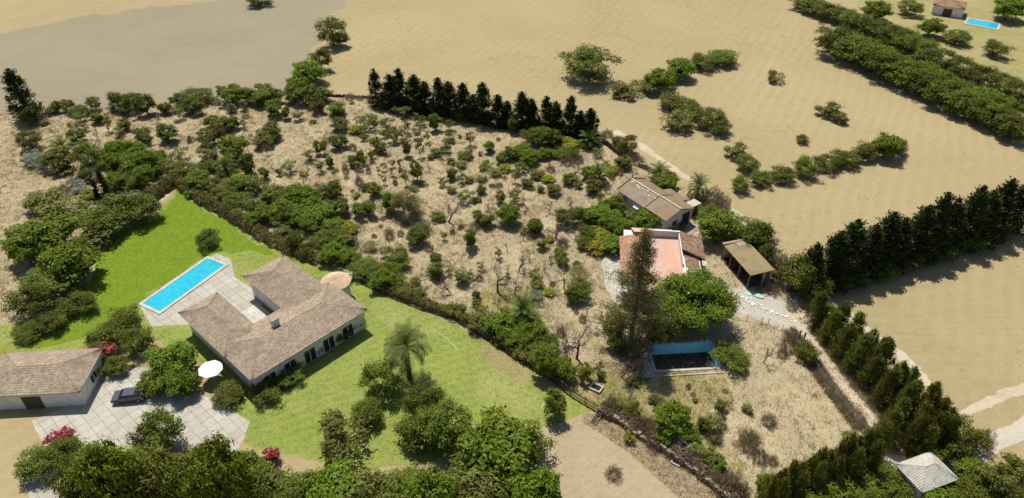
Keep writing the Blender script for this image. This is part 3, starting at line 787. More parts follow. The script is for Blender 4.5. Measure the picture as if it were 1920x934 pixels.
drywall([(1120, 262), (1140, 275), (1152, 285), (1172, 298)], 'dark brown stone wall running down from the palm at the field edge', 1.1, .4, M['darkwood'], seed=2)
drywall([(1197, 312), (1215, 320), (1236, 330)], 'short dark stone wall behind the grey warehouse roof', 1.2, .35, M['stone'], seed=3)
drywall([(1120, 772), (1160, 792), (1200, 822), (1250, 850), (1300, 885), (1350, 925), (1400, 965)], 'overgrown brown bank wall along the bare earth in front', .9, .5, M['stone'], seed=4)
drywall([(585, 180), (640, 182), (705, 185)], 'thin dark stone wall along the orchard far edge left of the cypresses', .6, .35, M['darkwood'], seed=5)
drywall([(1452, 520), (1475, 552), (1500, 585)], 'low stone edging beside the dry brown weeds right of the open shed', .35, .25, M['concrete'], seed=6)

# ---------------------------------------------------------------- small things
q = at(1412, 553)
ms = thing('corrugated_sheets', 'mint green sheets lying on the gravel yard below the shed', 'roofing sheets', (q.x, q.y, .02), R(-22))
for k, (x, y, z) in enumerate(((-.6, 0, 0), (.35, .1, .05), (1.1, -.12, .1))):
    a = MB(); slope(a, (x - .6, y - .4, z + .06), (x + .6, y - .4, z + .06), (x - .6, y + .45, z + .09), (x + .6, y + .45, z + .09), .18, .02, 1, False, .01); a.build('sheet', M['mint'], ms)
for i, (x, y, n, lab) in enumerate(((1392, 557, 34, 'scatter of white rubble at the shed end of the grey yard'), (1412, 570, 46, 'middle heap of white rubble spread along the grey yard'), (1440, 583, 44, 'scatter of white rubble on the yard near the track'), (1468, 592, 30, 'last white rubble at the mouth of the pale track'))):
    q = at(x, y); a = MB()
    for k in range(n):
        s = rnd.uniform(.05, .24); u = rnd.gauss(0, 1.2); v = rnd.gauss(0, .28)
        cx = u * .86 - v * -.5; cy = -u * .5 + v * .86; t = rnd.uniform(0, 3); z = rnd.uniform(.03, .10)
        a.bar((cx - s * math.cos(t), cy - s * math.sin(t), z), (cx + s * math.cos(t), cy + s * math.sin(t), z * .8), s * rnd.uniform(.5, 1.2), .06)
    tag(a.build('rubble', M['white'], None, loc=(q.x, q.y, .015)), lab, 'rubble', 'white rubble strewn on the yard')
q = at(1180, 692)
wb_ = thing('wheelbarrow', 'small orange wheelbarrow lying below the bare branches left of the empty pool', 'wheelbarrow', (q.x, q.y, 0), R(-25))
a = MB(); a.v = [(-.45, -.28, .3), (.45, -.28, .3), (.45, .28, .3), (-.45, .28, .3), (-.6, -.4, .6), (.65, -.4, .6), (.65, .4, .6), (-.6, .4, .6)]
a.f = [(3, 2, 1, 0), (0, 1, 5, 4), (1, 2, 6, 5), (2, 3, 7, 6), (3, 0, 4, 7), (0, 1, 2, 3)]; a.build('tray', M['orange'], wb_)
MB().tube([(.75, -.05, .2), (.75, .05, .2)], [.2, .2], 14).build('wheel', M['tyre'], wb_)
for s in (-1, 1):
    MB().bar((.75, s * .08, .2), (-1.1, s * .3, .5), .04).build('handle', M['metal'], wb_); MB().bar((-.35, s * .25, .3), (-.4, s * .28, 0), .04).build('leg', M['metal'], wb_)
for x, y, rz, s, lab in ((1117.5, 729, -32, 1.0, 'square concrete well pit above the picket fence'), (1268, 868, -35, .72, 'small square concrete box on the bare earth below the brown bank')):
    q = at(x, y); w = thing('concrete_pit', lab, 'pit', (q.x, q.y, 0), R(rz)); w.scale = (s, s, s)
    a = MB(); a.box(-.85, .85, -.65, -.45, 0, .35); a.box(-.85, .85, .45, .65, 0, .35); a.box(-.85, -.65, -.449, .449, 0, .349); a.box(.65, .85, -.449, .449, 0, .349); a.build('rim', M['concrete'], w)
    MB().box(-.64, .64, -.44, .44, .03, .06).build('pit_bottom', M['dark'], w)
q = at(1119, 785)
ld = thing('wooden_ladder', 'old wooden ladder frame leaning beside the earth below the picket fence', 'ladder', (q.x, q.y, .02), R(57))
for s in (-1, 1): MB().bar((-1.2, s * .38, .06), (1.2, s * .38, .42), .1, .12).build('rail', M['wood'], ld)
for k in range(7): MB().bar((-1.0 + k * .33, -.36, .09 + k * .05), (-1.0 + k * .33, .36, .09 + k * .05), .12, .05).build('rung', M['darkwood'], ld)
q = at(1113, 598)
sw = thing('swing_frame', 'rusty A shaped swing frame left of the tall tree', 'swing frame', (q.x, q.y, 0), R(-18))
for x in (-1.1, 1.1):
    for s in (-1, 1): MB().bar((x, s * .6, 0), (x, 0, 2.0), .07).build('leg', M['wood'], sw)
MB().bar((-1.25, 0, 2.0), (1.25, 0, 2.0), .1).build('crossbar', M['concrete'], sw)
def hose(pts, label):
    P = [at(x, y, .05) for x, y in pts]; o = P[0]
    tag(MB().tube([p - o for p in P], [.035] * len(P), 6).build('garden_hose', M['pvcwhite'], None, loc=tuple(o)), label, 'hose')
hose([(1031, 751), (1022, 754), (1017, 760), (1018, 767), (1024, 773), (1031, 777)], 'white hose curled around the small tree on the near lawn')
hose([(812, 618), (824, 625), (838, 634), (848, 645), (860, 657)], 'thin white hose lying straight across the middle of the lawn')
for x, y, lab in ((1497, 636, 'left wooden gate post by the round bush at the track'), (1506, 640, 'right wooden gate post by the round bush at the track')):
    q = at(x, y); g = thing('gate_post', lab, 'post', (q.x, q.y, 0)); MB().box(-.09, .09, -.09, .09, 0, 1.8).build('shaft', M['wood'], g); MB().box(-.12, .12, -.12, .12, 1.8, 1.88).build('cap', M['concrete'], g)
def wire(pts, label, h=1.1, step=2.2):
    P = [at(x, y) for x, y in pts]; f = thing('wire_fence', label, 'fence', tuple(P[0])); o = P[0]; a = MB()
    for i in range(len(P) - 1):
        d = P[i + 1] - P[i]; L = d.length; d /= L; s = 0
        while s < L: p = P[i] + d * s - o; MB().bar((p.x, p.y, 0), (p.x, p.y, h + .1), .07).build('post', M['wood'], f); s += step
        for z in (.4, .75, h): a.bar(P[i] - o + Vector((0, 0, z)), P[i + 1] - o + Vector((0, 0, z)), .02)
    a.build('wires', M['metal'], f)
wire([(1372, 596), (1440, 608), (1495, 636)], 'low wire fence on thin posts between the gravel yard and the meadow')
wire([(1502, 655), (1560, 735), (1612, 800)], 'wire fence on thin posts along the left side of the pale track')
# ---------------------------------------------------------------- vegetation prototypes
def unit(v): return v / np.maximum(np.linalg.norm(v, axis=1, keepdims=True), 1e-9)
def rdir(r, n): return unit(r.normal(size=(n, 3)))

def leafV(r, P, Nn, L, W, axis=None, fold=.12):
    n = len(P)
    ax = rdir(r, n) if axis is None else unit(axis)
    T = unit(ax - Nn * np.sum(ax * Nn, 1, keepdims=True)) if axis is None else ax
    B = unit(np.cross(Nn, T))
    L = L * r.uniform(.7, 1.3, (n, 1)); W = W * r.uniform(.7, 1.3, (n, 1))
    a = P - T * L / 2; c = P + T * L / 2
    b = P + B * W / 2 + Nn * W * fold; d = P - B * W / 2 + Nn * W * fold
    return np.stack([a, b, c, d], 1).reshape(-1, 3)

def crownV(r, Rx, z0, z1, ncl, cr, nleaf, L, W, up=.65, squash=.8, tips=.12, bottomcut=0.0):
    """leaf faces gathered in clumps through an uneven ellipsoid from z0 to z1"""
    zc, Hz = (z0 + z1) / 2, (z1 - z0) / 2
    cl = []
    lob = r.uniform(.72, 1.1, 7); ph = r.uniform(0, 6.28)
    while len(cl) < ncl:
        d = rdir(r, 1)[0]; q = r.uniform(.35, 1) ** .6
        az = math.atan2(d[1], d[0]) + ph
        f = lob[int(az / 6.2832 * 7) % 7]
        p = np.array([d[0] * (Rx - cr * .7) * q * f, d[1] * (Rx - cr * .7) * q * f, zc + d[2] * (Hz - cr * .6) * q])
        if p[2] < z0 + bottomcut: continue
        cl.append(p)
    cl = np.array(cl)
    rr = cr * r.uniform(.55, 1.25, len(cl))
    w = rr ** 2; idx = r.choice(len(cl), nleaf, p=w / w.sum())
    d = rdir(r, nleaf); d[:, 2] = np.where(d[:, 2] < -.3, -d[:, 2] * .6, d[:, 2]); d = unit(d)
    P = cl[idx] + d * (rr[idx] * r.uniform(.5, 1.05, nleaf))[:, None] * np.array([1, 1, squash])
    k = r.random(nleaf) < tips
    P[k] += d[k] * cr * .45
    P[:, 2] = np.maximum(P[:, 2], .06)
    Nn = unit(d + rdir(r, nleaf) * .75 + np.array([0, 0, up]))
    return leafV(r, P, Nn, L, W), cl

def trunkMB(r, h, rad, tips, lean=.1):
    a = MB()
    top = Vector((r.normal() * lean, r.normal() * lean, h))
    a.tube([(0, 0, -.1), (top.x * .4, top.y * .4, h * .5), tuple(top)], [rad * 1.25, rad, rad * .8], 6)
    for t in tips:
        t = Vector(t); m = top.lerp(t, .5) + Vector((r.normal() * .1, r.normal() * .1, .12))
        a.tube([tuple(top), tuple(m), tuple(t)], [rad * .6, rad * .38, rad * .12], 4)
    return a

PROTO = {}
def addproto(kind, root, w, h):
    PROTO.setdefault(kind, []).append((root, w, h))
    root['used'] = 0

def mkproto(kind, name, parts, w, h):
    """parts: list of (part name, mesh). A one-part thing is a single mesh"""
    if len(parts) == 1:
        o = bpy.data.objects.new(name, parts[0][1]); C.objects.link(o)
    else:
        o = bpy.data.objects.new(name, None); C.objects.link(o)
        for pn, me in parts:
            c = bpy.data.objects.new(pn, me); C.objects.link(c); c.parent = o
    addproto(kind, o, w, h)

def tree_proto(kind, name, seed, Rx, z0, z1, ncl, cr, nleaf, L, W, mat, trunk=.0, bark='bark', ntip=6, **kw):
    r = np.random.default_rng(seed)
    V, cl = crownV(r, Rx, z0, z1, ncl, cr, nleaf, L, W, **kw)
    parts = [('crown', fast_mesh(name + '_crown', V, 4, M[mat]))]
    if trunk:
        pick = cl[r.choice(len(cl), min(ntip, len(cl)), replace=False)]
        a = trunkMB(r, max(.35, z0 * 1.0 + .15), trunk, pick)
        parts.append(('trunk', mesh(name + '_trunk', a.v, a.f, M[bark])))
    w = np.percentile(np.abs(V[:, :2]), 98) * 2; h = V[:, 2].max()
    mkproto(kind, name, parts, w, h)

for s in range(4): tree_proto('c', 'citrus_tree', 20 + s, 1.5, .08, 2.6, 34, .46, 2500, .24, .12, ('citrus', 'citrus2')[s % 2], .09)
for s in range(4): tree_proto('s', 'young_fruit_tree', 40 + s, 1.25, .25, 2.6, 17, .36, 800, .24, .10, ('sparse', 'sparse', 'citrus2', 'low')[s], .055, 'greybark', 9, tips=.3)
for s in range(3): tree_proto('o', 'evergreen_bush', 60 + s, 1.9, .06, 3.0, 54, .48, 4600, .20, .08, 'olive', .1)
for s in range(3): tree_proto('l', 'broadleaf_tree', 80 + s, 2.7, .4, 4.2, 64, .62, 5600, .32, .17, 'lush', .15, tips=.2)
for s in range(2): tree_proto('y', 'yellow_shrub', 100 + s, 1.3, .15, 2.0, 18, .42, 1100, .28, .13, 'yellow', .05)
for s in range(3): tree_proto('m', 'low_shrub', 110 + s, 1.3, .02, 1.6, 18, .42, 1300, .26, .08, 'low', .05, up=.8)
for s in range(2): tree_proto('g', 'silver_shrub', 120 + s, 1.6, .02, 1.3, 20, .45, 1500, .24, .07, 'silver', .04, up=.6)
for s in range(2): tree_proto('r', 'bougainvillea', 125 + s, 1.3, .3, 2.2, 16, .42, 1000, .22, .16, 'red', .05)
tree_proto('f', 'white_flowering_bush', 128, 1.5, .2, 2.4, 22, .45, 900, .22, .16, 'whiteflower', .06)

# airy broom and dead twig shrubs: fine rods radiating from the root
def rods(r, n, Rx, H, L, W, mat, name, dome=True):
    d = rdir(r, n); d[:, 2] = np.abs(d[:, 2]) ** .8 + .05; d = unit(d)
    rad = r.uniform(.25, 1, n) ** .6
    P = d * rad[:, None] * np.array([Rx, Rx, H]) * (1 + .18 * np.sin(d[:, :1] * 5 + d[:, 1:2] * 7))
    ax = unit(d * np.array([1, 1, 1.5]) + rdir(r, n) * .55)
    Nn = unit(np.cross(ax, rdir(r, n)))
    V = leafV(r, P, Nn, L, W, axis=ax, fold=0)
    V[:, 2] = np.maximum(V[:, 2], .03)
    return V
for s in range(2): tree_proto('w', 'broom_bush', 140 + s, 1.9, .05, 2.7, 34, .5, 3000, .26, .045, 'broom', .06, 'greybark', up=.9, tips=.5)
for s in range(3):
    r = np.random.default_rng(150 + s); V = rods(r, 1300, 1.1, 1.2, .34, .028, 'dry', 'd')
    mkproto('d', 'dry_shrub', [('dry_shrub', fast_mesh('dry_shrub', V, 4, M['dry']))], 2.2, 1.3)

# bare trees
def bare(seed, H, Rr, depth=5):
    r = np.random.default_rng(seed); a = MB(); tw = MB()
    def grow(p, d, L, rad, k):
        n = 3; pts = [p]; q = p
        for i in range(n):
            d = (d + Vector(r.normal(size=3) * .2)).normalized()
            q = q + d * (L / n); pts.append(q)
        rad = max(rad, .007); rs = [rad * (1 - .45 * i / n) for i in range(n + 1)]
        (a if k >= depth - 1 else tw).tube(pts, rs, 5 if k >= depth - 2 else 3)
        if k == 0: return
        for c in range(3 if k > 2 else 4):
            az = r.uniform(0, 6.28); sp = r.uniform(.45, .95)
            side = Vector((math.cos(az), math.sin(az), r.uniform(-.2, .45)))
            nd = (d * (1 - sp * .5) + side * sp * Rr).normalized()
            st = pts[r.integers(1, n + 1)] if c else pts[-1]
            grow(st, nd, L * r.uniform(.62, .85), rad * .55, k - 1)
    grow(Vector((0, 0, -.1)), Vector((r.normal() * .15, r.normal() * .15, 1)), H * .33, H * .035, depth)
    v = np.array(tw.v)
    w = np.percentile(np.abs(v[:, :2]), 97) * 2; h = v[:, 2].max()
    mkproto('b', 'bare_tree', [('trunk', mesh('bare_trunk', a.v, a.f, M['bark'])), ('branches', mesh('bare_branches', tw.v, tw.f, M['greybark']))], w, h)
for s in range(4): bare(170 + s, 3.0, .95 if s % 2 else 1.2, 5)

# palms
def palm(seed, Rf, trunk_h, nf=44, arch=1.0, kind='p'):
    r = np.random.default_rng(seed); a = MB(); VV = []
    for i in range(nf):
        az = i * 2.399 + r.normal() * .1; el = R(82) - (i / nf) * R(95) + r.normal() * .08
        L = Rf * r.uniform(.85, 1.1); p = Vector((0, 0, trunk_h)); pts = [p]; e = el
        for k in range(8):
            d = Vector((math.cos(az) * math.cos(e), math.sin(az) * math.cos(e), math.sin(e)))
            p = p + d * (L / 8); pts.append(p); e -= arch * .11 * (1 + k * .18)
        a.tube(pts, [.035 * (1 - .08 * k) for k in range(9)], 3)
        for k in range(30):
            t = 1 + k / 30 * 7; j = int(t); q = pts[j].lerp(pts[min(j + 1, 8)], t - j)
            d = (pts[min(j + 1, 8)] - pts[j]).normalized(); s = d.cross(Vector((0, 0, 1))).normalized(); u = s.cross(d)
            ll = .50 * Rf / 2.6 * math.sin(.35 + 2.5 * k / 30)
            for sg in (-1, 1):
                dd = (s * sg + d * .55 + u * .25).normalized(); m = (d * .028)
                VV += [q - m, q + m, q + dd * ll + m * .4 - u * ll * .15, q + dd * ll * .98 - m * .4 - u * ll * .15]
    t = MB().tube([(0, 0, -.1), (.03, 0, trunk_h * .5), (0, 0, trunk_h + .1)], [.32, .26, .3], 10)
    mkproto(kind, 'palm_tree', [('fronds', fast_mesh('palm_fronds', np.array([tuple(v) for v in VV]), 4, M['palm'])), ('ribs', mesh('palm_ribs', a.v, a.f, M['palm'])), ('trunk', mesh('palm_trunk', t.v, t.f, M['bark']))], Rf * 1.75, trunk_h + Rf * .75)
palm(200, 2.7, .7); palm(201, 2.9, 1.2, 38, 1.25)
palm(202, 3.3, 4.5, 40, 1.4, 'P')

# conifers
def conifer(kind, name, seed, H, Rb, n, L, W, mat, power=.8, z0=.2, clump=90, updir=1.2):
    r = np.random.default_rng(seed)
    nb = clump
    t = r.uniform(0, 1, nb) ** 1.25; az = r.uniform(0, 6.28, nb)
    rad = Rb * (1 - t) ** power * r.uniform(.72, 1.12, nb) + .05
    z = z0 + t * (H - z0)
    idx = r.integers(0, nb, n)
    dl = r.uniform(0, 1, n) ** .7
    ca, sa_ = np.cos(az[idx]), np.sin(az[idx])
    spread = .12 * Rb + .09
    P = np.stack([ca * rad[idx] * dl, sa_ * rad[idx] * dl, z[idx] + (dl - .6) * rad[idx] * .55], 1) + r.normal(size=(n, 3)) * spread * .7
    out = np.stack([ca, sa_, np.full(n, updir)], 1)
    ax = unit(out + rdir(r, n) * .55)
    Nn = unit(np.cross(ax, rdir(r, n))); Nn[Nn[:, 2] < 0] *= -1
    ax = unit(ax - np.array([0, 0, .25])); Nn = unit(Nn - ax * np.sum(Nn * ax, 1, keepdims=True))
    V = leafV(r, P, Nn, L, W, axis=ax, fold=.1)
    sub = 9 if kind == 'x' else 5
    for q_ in range(sub):
        tq = r.uniform(.25, .85); aq = r.uniform(0, 6.28); rq = Rb * (1 - tq) ** power * r.uniform(.45, .95)
        m = 150; hq = r.uniform(0, 1, m); top = z0 + tq * (H - z0) + .9
        P3 = np.stack([np.cos(aq) * rq + r.normal(size=m) * .20 * (1.05 - hq), np.sin(aq) * rq + r.normal(size=m) * .20 * (1.05 - hq), top - .9 + hq * 1.1], 1)
        a3 = unit(np.tile([math.cos(aq) * .4, math.sin(aq) * .4, 1.], (m, 1)) + rdir(r, m) * .4)
        V = np.vstack([V, leafV(r, P3, unit(np.cross(a3, rdir(r, m))), L, W, axis=a3)])
    # leader tip
    m = 110; P2 = np.stack([r.normal(size=m) * .09, r.normal(size=m) * .09, H + r.uniform(-1.0, .45, m)], 1)
    ax2 = unit(np.tile([0, 0, 1.], (m, 1)) + rdir(r, m) * .35)
    V = np.vstack([V, leafV(r, P2, unit(np.cross(ax2, rdir(r, m))), L, W, axis=ax2)])
    V[:, 2] = np.maximum(V[:, 2], .05)
    a = MB().tube([(0, 0, -.1), (0, 0, H * .5), (0, 0, H * .93)], [.16, .1, .02], 6)
    mkproto(kind, name, [('crown', fast_mesh(name + '_crown', V, 4, M[mat])), ('trunk', mesh(name + '_trunk', a.v, a.f, M['bark']))], Rb * 2.1, H + .2)
for s in range(4): conifer('x', 'cypress_tree', 210 + s, 6.0, 2.1, 5200, .34, .10, 'cypress', .6, .1, 46 + 14 * s)
for s in range(3): conifer('X', 'shade_dark_cypress_tree', 220 + s, 9.0, 2.1, 3800, .46, .16, 'shadecyp', .55, .2, 120)
conifer('k', 'slender_cypress', 230, 6.0, .75, 2200, .34, .1, 'shadecyp', .8, .1, 70, 2.5)

# ---------------------------------------------------------------- placing with individual labels
INFO = {
 'c': ('leafy green citrus tree', 'citrus tree', 'citrus trees of the old orchard'),
 's': ('sparse young fruit tree', 'fruit tree', 'thin young fruit trees of the old orchard'),
 'o': ('dense dark green bush', 'bush', 'dark evergreen bushes'),
 'l': ('lush bright green broadleaf tree', 'broadleaf tree', 'lush broadleaf trees'),
 'y': ('yellow green shrub', 'shrub', 'yellow green shrubs'),
 'm': ('low olive green shrub', 'shrub', 'low olive green shrubs'),
 'g': ('silvery grey green shrub', 'shrub', 'silvery shrubs at the left edge'),
 'r': ('red flowering bougainvillea', 'flowering shrub', 'red flowering shrubs in the villa garden'),
 'f': ('white flowering bush', 'flowering bush', 'white flowering bushes'),
 'w': ('airy pale yellow broom bush', 'bush', 'pale broom bushes'),
 'd': ('dry brown twiggy shrub', 'shrub', 'dry brown shrubs'),
 'b': ('bare leafless grey tree', 'bare tree', 'bare leafless trees'),
 'p': ('green palm with arching fronds', 'palm tree', 'palm trees with arching fronds'),
 'P': ('tall palm standing on the lawn', 'palm tree', 'palm trees with arching fronds'),
 'x': ('pointed dark green cypress', 'cypress', 'cypress trees planted in rows'),
 'X': ('tall cypress with shade-darkened foliage', 'cypress', 'tall dark cypress trees'),
 'k': ('slim pointed black green cypress', 'cypress', 'slim cypress trees'),
}
WORDS = ['first', 'second', 'third', 'fourth', 'fifth', 'sixth', 'seventh', 'eighth', 'ninth', 'tenth', 'eleventh', 'twelfth', 'thirteenth', 'fourteenth', 'fifteenth',
         'sixteenth', 'seventeenth', 'eighteenth', 'nineteenth', 'twentieth', 'twenty-first', 'twenty-second', 'twenty-third', 'twenty-fourth', 'twenty-fifth']
def zone(x, y, k):
    if x > 1400 and y > 560:
        if y > 840 and x < 1620: return "in the belt below the dry meadow"
        if x < 1500 and y < 640: return "beside the gravel yard"
        if x < 1560 and y < 700: return "by the start of the pale track"
        if x > 1760: return "at the bottom right corner"
        return "in the row right of the pale track" if y < 730 else "at the lower end beside the track"
    if x > 1400 and y > 380: return "in the great row beyond the shed"
    if 700 < x < 1130 and y < 275 and y > 160 and k in 'Xo' and y < 215 + (x - 712) * .165: return "in the dark screen behind the orchard"
    if y < 300 and x > 1180:
        if x > 1530:
            if y < 1.0 + 60 and x < 1700: return "at the top beyond the yellow field"
            return "in the upper right's lower belt" if y > 108 + (x - 1555) * .47 - 26 else "in the belt by the distant pool"
        return "in the middle of the yellow field"
    if x > 1340 and y <= 380: return "in the line across the field"
    if x > 1290 and y < 560: return "between the buildings and yellow field"
    if y < 160: return "in the field behind the orchard"
    # neighbour's garden
    edge = [(0, 330), (150, 420), (330, 352), (420, 412), (520, 478), (600, 510), (690, 545), (860, 628), (960, 690), (1055, 755), (1120, 790), (1300, 900)]
    ye = np.interp(x, [e[0] for e in edge], [e[1] for e in edge])
    if y > ye + 6:
        if y > 880: return "along the bottom edge beside bare earth" if x > 560 else "along the bottom edge below the driveway"
        if x < 260: return "left of the villa pool" if y < 620 else "left of the villa near the driveway"
        if x > 640: return "on the near lawn"
        return "in the garden around the villa"
    if y < ye + 6 and y > ye - 48 and x < 1130: 
        return "in the belt left of lawn tip" if x < 330 else ("in the belt above the upper lawn" if x < 600 else ("in the belt behind the villa" if x < 860 else "in the belt above the picket fence"))
    if x > 1130 and y > 700: return "on the bank above bare earth" if y > ye - 95 else "in the meadow below the empty pool"
    if x > 1130 and y > 560: return "around the empty pool"
    if x > 1060 and y > 380: return "in the thicket left of the farmhouse"
    if x > 1060: return "at the orchard corner behind the warehouse" if y < 300 else "left of the warehouse"
    col = 'left' if x < 300 else ('left centre' if x < 520 else ('centre' if x < 740 else ('right centre' if x < 900 else 'right')))
    row = 'far edge' if y < 215 else ('back' if y < 262 else ('upper' if y < 320 else ('middle' if y < 380 else ('lower' if y < 450 else ('front' if y < 530 else 'frontmost')))))
    return f"in the orchard's {row} {col}"

ITEMS = []
def put(kind, x, ytop, ybot, w, extra=None): ITEMS.append([kind, x, ytop, ybot, w, extra])
def crop(ox, oy, sc, rows):
    for k, x, t, b, w in rows: put(k, ox + x / sc, oy + t / sc, oy + b / sc, w / sc)

GROUND_KINDS = 'oymgwdrf'
def realise():
    zones = {}
    for it in ITEMS:
        it.append(zone(it[1], it[3], it[0])); zones.setdefault((it[0], it[-1]), []).append(it)
    for (k, z), L in zones.items():
        # tell repeats apart: first by the photo's depth band, then by order from the left
        L.sort(key=lambda t: t[1])
        n = len(L)
        for i, it in enumerate(L):
            base = INFO[k][0]
            if it[5]: it.append(it[5]); continue
            if n == 1: it.append(f"{base} {z}")
            elif n == 2: it.append(f"{base}, {'left' if i == 0 else 'right'} one of two {z}")
            elif n == 3: it.append(f"{base}, {('left', 'middle', 'right')[i]} one of three {z}")
            elif i == 0: it.append(f"{base}, leftmost {z}")
            elif i == n - 1: it.append(f"{base}, rightmost {z}")
            else: it.append(f"{base}, {WORDS[i]} from left {z}")
    for n, it in enumerate(ITEMS):
        k, x, yt, yb, w = it[:5]; label = it[-1]
        dep = PITCH + math.atan((yb - 467) / FPX)
        sd_ = math.sin(dep)
        ground_like = k in GROUND_KINDS
        ybase = yb - (.30 if ground_like else (.12 if k in 'lxXk' else 0.0)) * w * sd_
        p = at(x, ybase)
        s = pxm(ybase); wm = w / s * (1.08 if k in 'xX' else 1.12)
        Ht = height_at(p.y, yt + (.28 if k in 'oymgwdcslrf' else .10) * w * sd_)
        lo, hi = (.5, 1.5) if ground_like else (.75, 2.4)
        if k in 'xX': lo, hi = 1.3, 4.5
        if k == 'k': lo, hi = 2.5, 8
        if k in 'pP': lo, hi = .5, 1.6
        Ht = min(max(Ht, wm * lo), wm * hi)
        plist = PROTO[k]
        root, pw_, ph_ = plist[n % len(plist)]
        if not root['used']: o = root; root['used'] = 1
        else:
            o = root.copy(); C.objects.link(o)
            for ch in root.children:
                c = ch.copy(); C.objects.link(c); c.parent = o
        o.location = (p.x, p.y, 0)
        f = wm / pw_
        g = rnd.uniform(.94, 1.08)
        o.scale = (f * g, f / g, Ht / ph_)
        o.rotation_euler = (0, 0, rnd.uniform(0, 6.28))
        tag(o, label, INFO[k][1], INFO[k][2])
    for k in PROTO:
        for root, a_, b_ in PROTO[k]:
            if not root['used']:
                for ch in list(root.children): bpy.data.objects.remove(ch)
                bpy.data.objects.remove(root)
            else: del root['used']
Z5 = 1401 / 240.0
crop(50, 140, Z5, [
 ('X', 30, -60, 500, 330), ('c', 60, 310, 545, 170), ('o', 70, 560, 840, 210), ('g', 60, 810, 930, 150), ('g', 175, 860, 990, 160),
 ('o', 290, 330, 440, 130), ('o', 350, 240, 425, 90), ('o', 450, 250, 420, 140), ('o', 580, 320, 450, 150), ('c', 650, 340, 440, 100),
 ('o', 765, 210, 405, 140), ('g', 935, 330, 420, 80), ('o', 1045, 145, 420, 240), ('o', 1190, 165, 415, 200), ('c', 1345, 180, 435, 180),
 ('s', 600, 420, 510, 130), ('c', 790, 400, 530, 120), ('s', 880, 410, 510, 80), ('c', 1075, 340, 460, 85), ('s', 1190, 390, 490, 60),
 ('m', 210, 500, 555, 100), ('m', 120, 460, 515, 80), ('m', 485, 420, 465, 60), ('s', 490, 510, 605, 70), ('b', 310, 570, 655, 110),
 ('s', 580, 530, 610, 120), ('s', 650, 520, 615, 90), ('b', 790, 550, 730, 100), ('s', 905, 460, 625, 90), ('c', 1085, 465, 610, 125),
 ('s', 1020, 560, 675, 110), ('c', 1290, 555, 715, 165), ('s', 1355, 640, 760, 90), ('p', 420, 650, 900, 300), ('c', 570, 590, 730, 160),
 ('c', 370, 770, 1040, 250), ('o', 700, 690, 1035, 300), ('l', 1000, 710, 960, 200), ('l', 1110, 690, 930, 180), ('l', 1230, 720, 930, 190), ('o', 890, 830, 1040, 190)])
crop(50, 270, Z5, [
 ('l', 1000, 60, 340, 240), ('l', 1180, 80, 330, 260), ('l', 1340, 50, 330, 210), ('o', 1060, 200, 430, 230), ('o', 1230, 230, 440, 230),
 ('l', 1320, 220, 480, 190), ('l', 1000, 330, 510, 220), ('o', 1150, 350, 510, 230), ('k', 895, 290, 600, 110), ('k', 805, 440, 625, 90),
 ('o', 680, 240, 430, 170), ('y', 700, 480, 640, 160), ('g', 550, 330, 480, 160), ('g', 790, 290, 430, 110), ('k', 1010, 270, 420, 80),
 ('g', 80, 60, 250, 190), ('g', 180, 150, 310, 150), ('m', 420, 250, 350, 190), ('g', 590, 420, 540, 150), ('d', 610, 600, 720, 120)])
crop(290, 140, Z5, [
 ('c', 130, 280, 425, 135), ('o', 190, 230, 305, 60), ('s', 280, 320, 490, 120), ('c', 300, 185, 330, 140), ('o', 480, 110, 330, 280), ('c', 430, 275, 430, 210),
 ('c', 740, 115, 205, 105), ('c', 880, 100, 190, 120), ('s', 670, 220, 320, 110), ('s', 740, 265, 360, 90), ('l', 860, 170, 325, 220), ('c', 1030, 105, 310, 160),
 ('p', 850, 310, 415, 120), ('s', 980, 270, 390, 100), ('c', 1210, 100, 225, 165), ('l', 1170, 190, 335, 210), ('c', 1335, 120, 300, 150), ('c', 1310, 265, 455, 190),
 ('b', 45, 400, 495, 90), ('c', 155, 510, 735, 190), ('m', 395, 660, 740, 80), ('c', 620, 435, 570, 130), ('c', 725, 420, 610, 190), ('c', 840, 425, 595, 160),
 ('c', 590, 570, 775, 190), ('c', 735, 540, 735, 130), ('s', 590, 710, 830, 110), ('d', 1000, 420, 485, 100), ('s', 975, 465, 580, 110), ('b', 1045, 600, 710, 70),
 ('b', 890, 590, 700, 90), ('c', 1270, 530, 700, 220), ('c', 1200, 635, 785, 190), ('b', 1240, 740, 890, 100), ('l', 890, 700, 940, 300), ('c', 1040, 820, 1080, 130),
 ('s', 270, 780, 940, 200), ('s', 560, 800, 935, 170), ('m', 640, 800, 930, 130)])
crop(290, 270, Z5, [
 ('p', 800, 130, 350, 230), ('o', 550, 180, 315, 130), ('c', 660, 170, 305, 140), ('l', 50, 50, 210, 170), ('o', 120, 150, 305, 170), ('l', 20, 220, 370, 130),
 ('o', 340, 190, 375, 260), ('m', 250, 170, 330, 160), ('l', 495, 270, 490, 220), ('o', 640, 330, 530, 190), ('m', 705, 310, 415, 90), ('w', 800, 350, 450, 130),
 ('o', 790, 400, 610, 230), ('o', 920, 510, 690, 240), ('l', 950, 320, 530, 190), ('y', 980, 245, 390, 190), ('s', 1100, 320, 510, 180), ('m', 1160, 380, 560, 190),
 ('c', 1210, 230, 375, 110), ('b', 1290, 220, 290, 70), ('m', 1370, 250, 355, 70), ('c', 1330, 460, 630, 230), ('o', 1240, 560, 690, 140), ('c', 560, 520, 640, 120), ('c', 1100, 590, 740, 170),
 ('m', 450, 460, 590, 170), ('m', 330, 370, 510, 150), ('o', 820, 640, 760, 150), ('m', 900, 700, 830, 150), ('l', 1050, 730, 860, 130)])
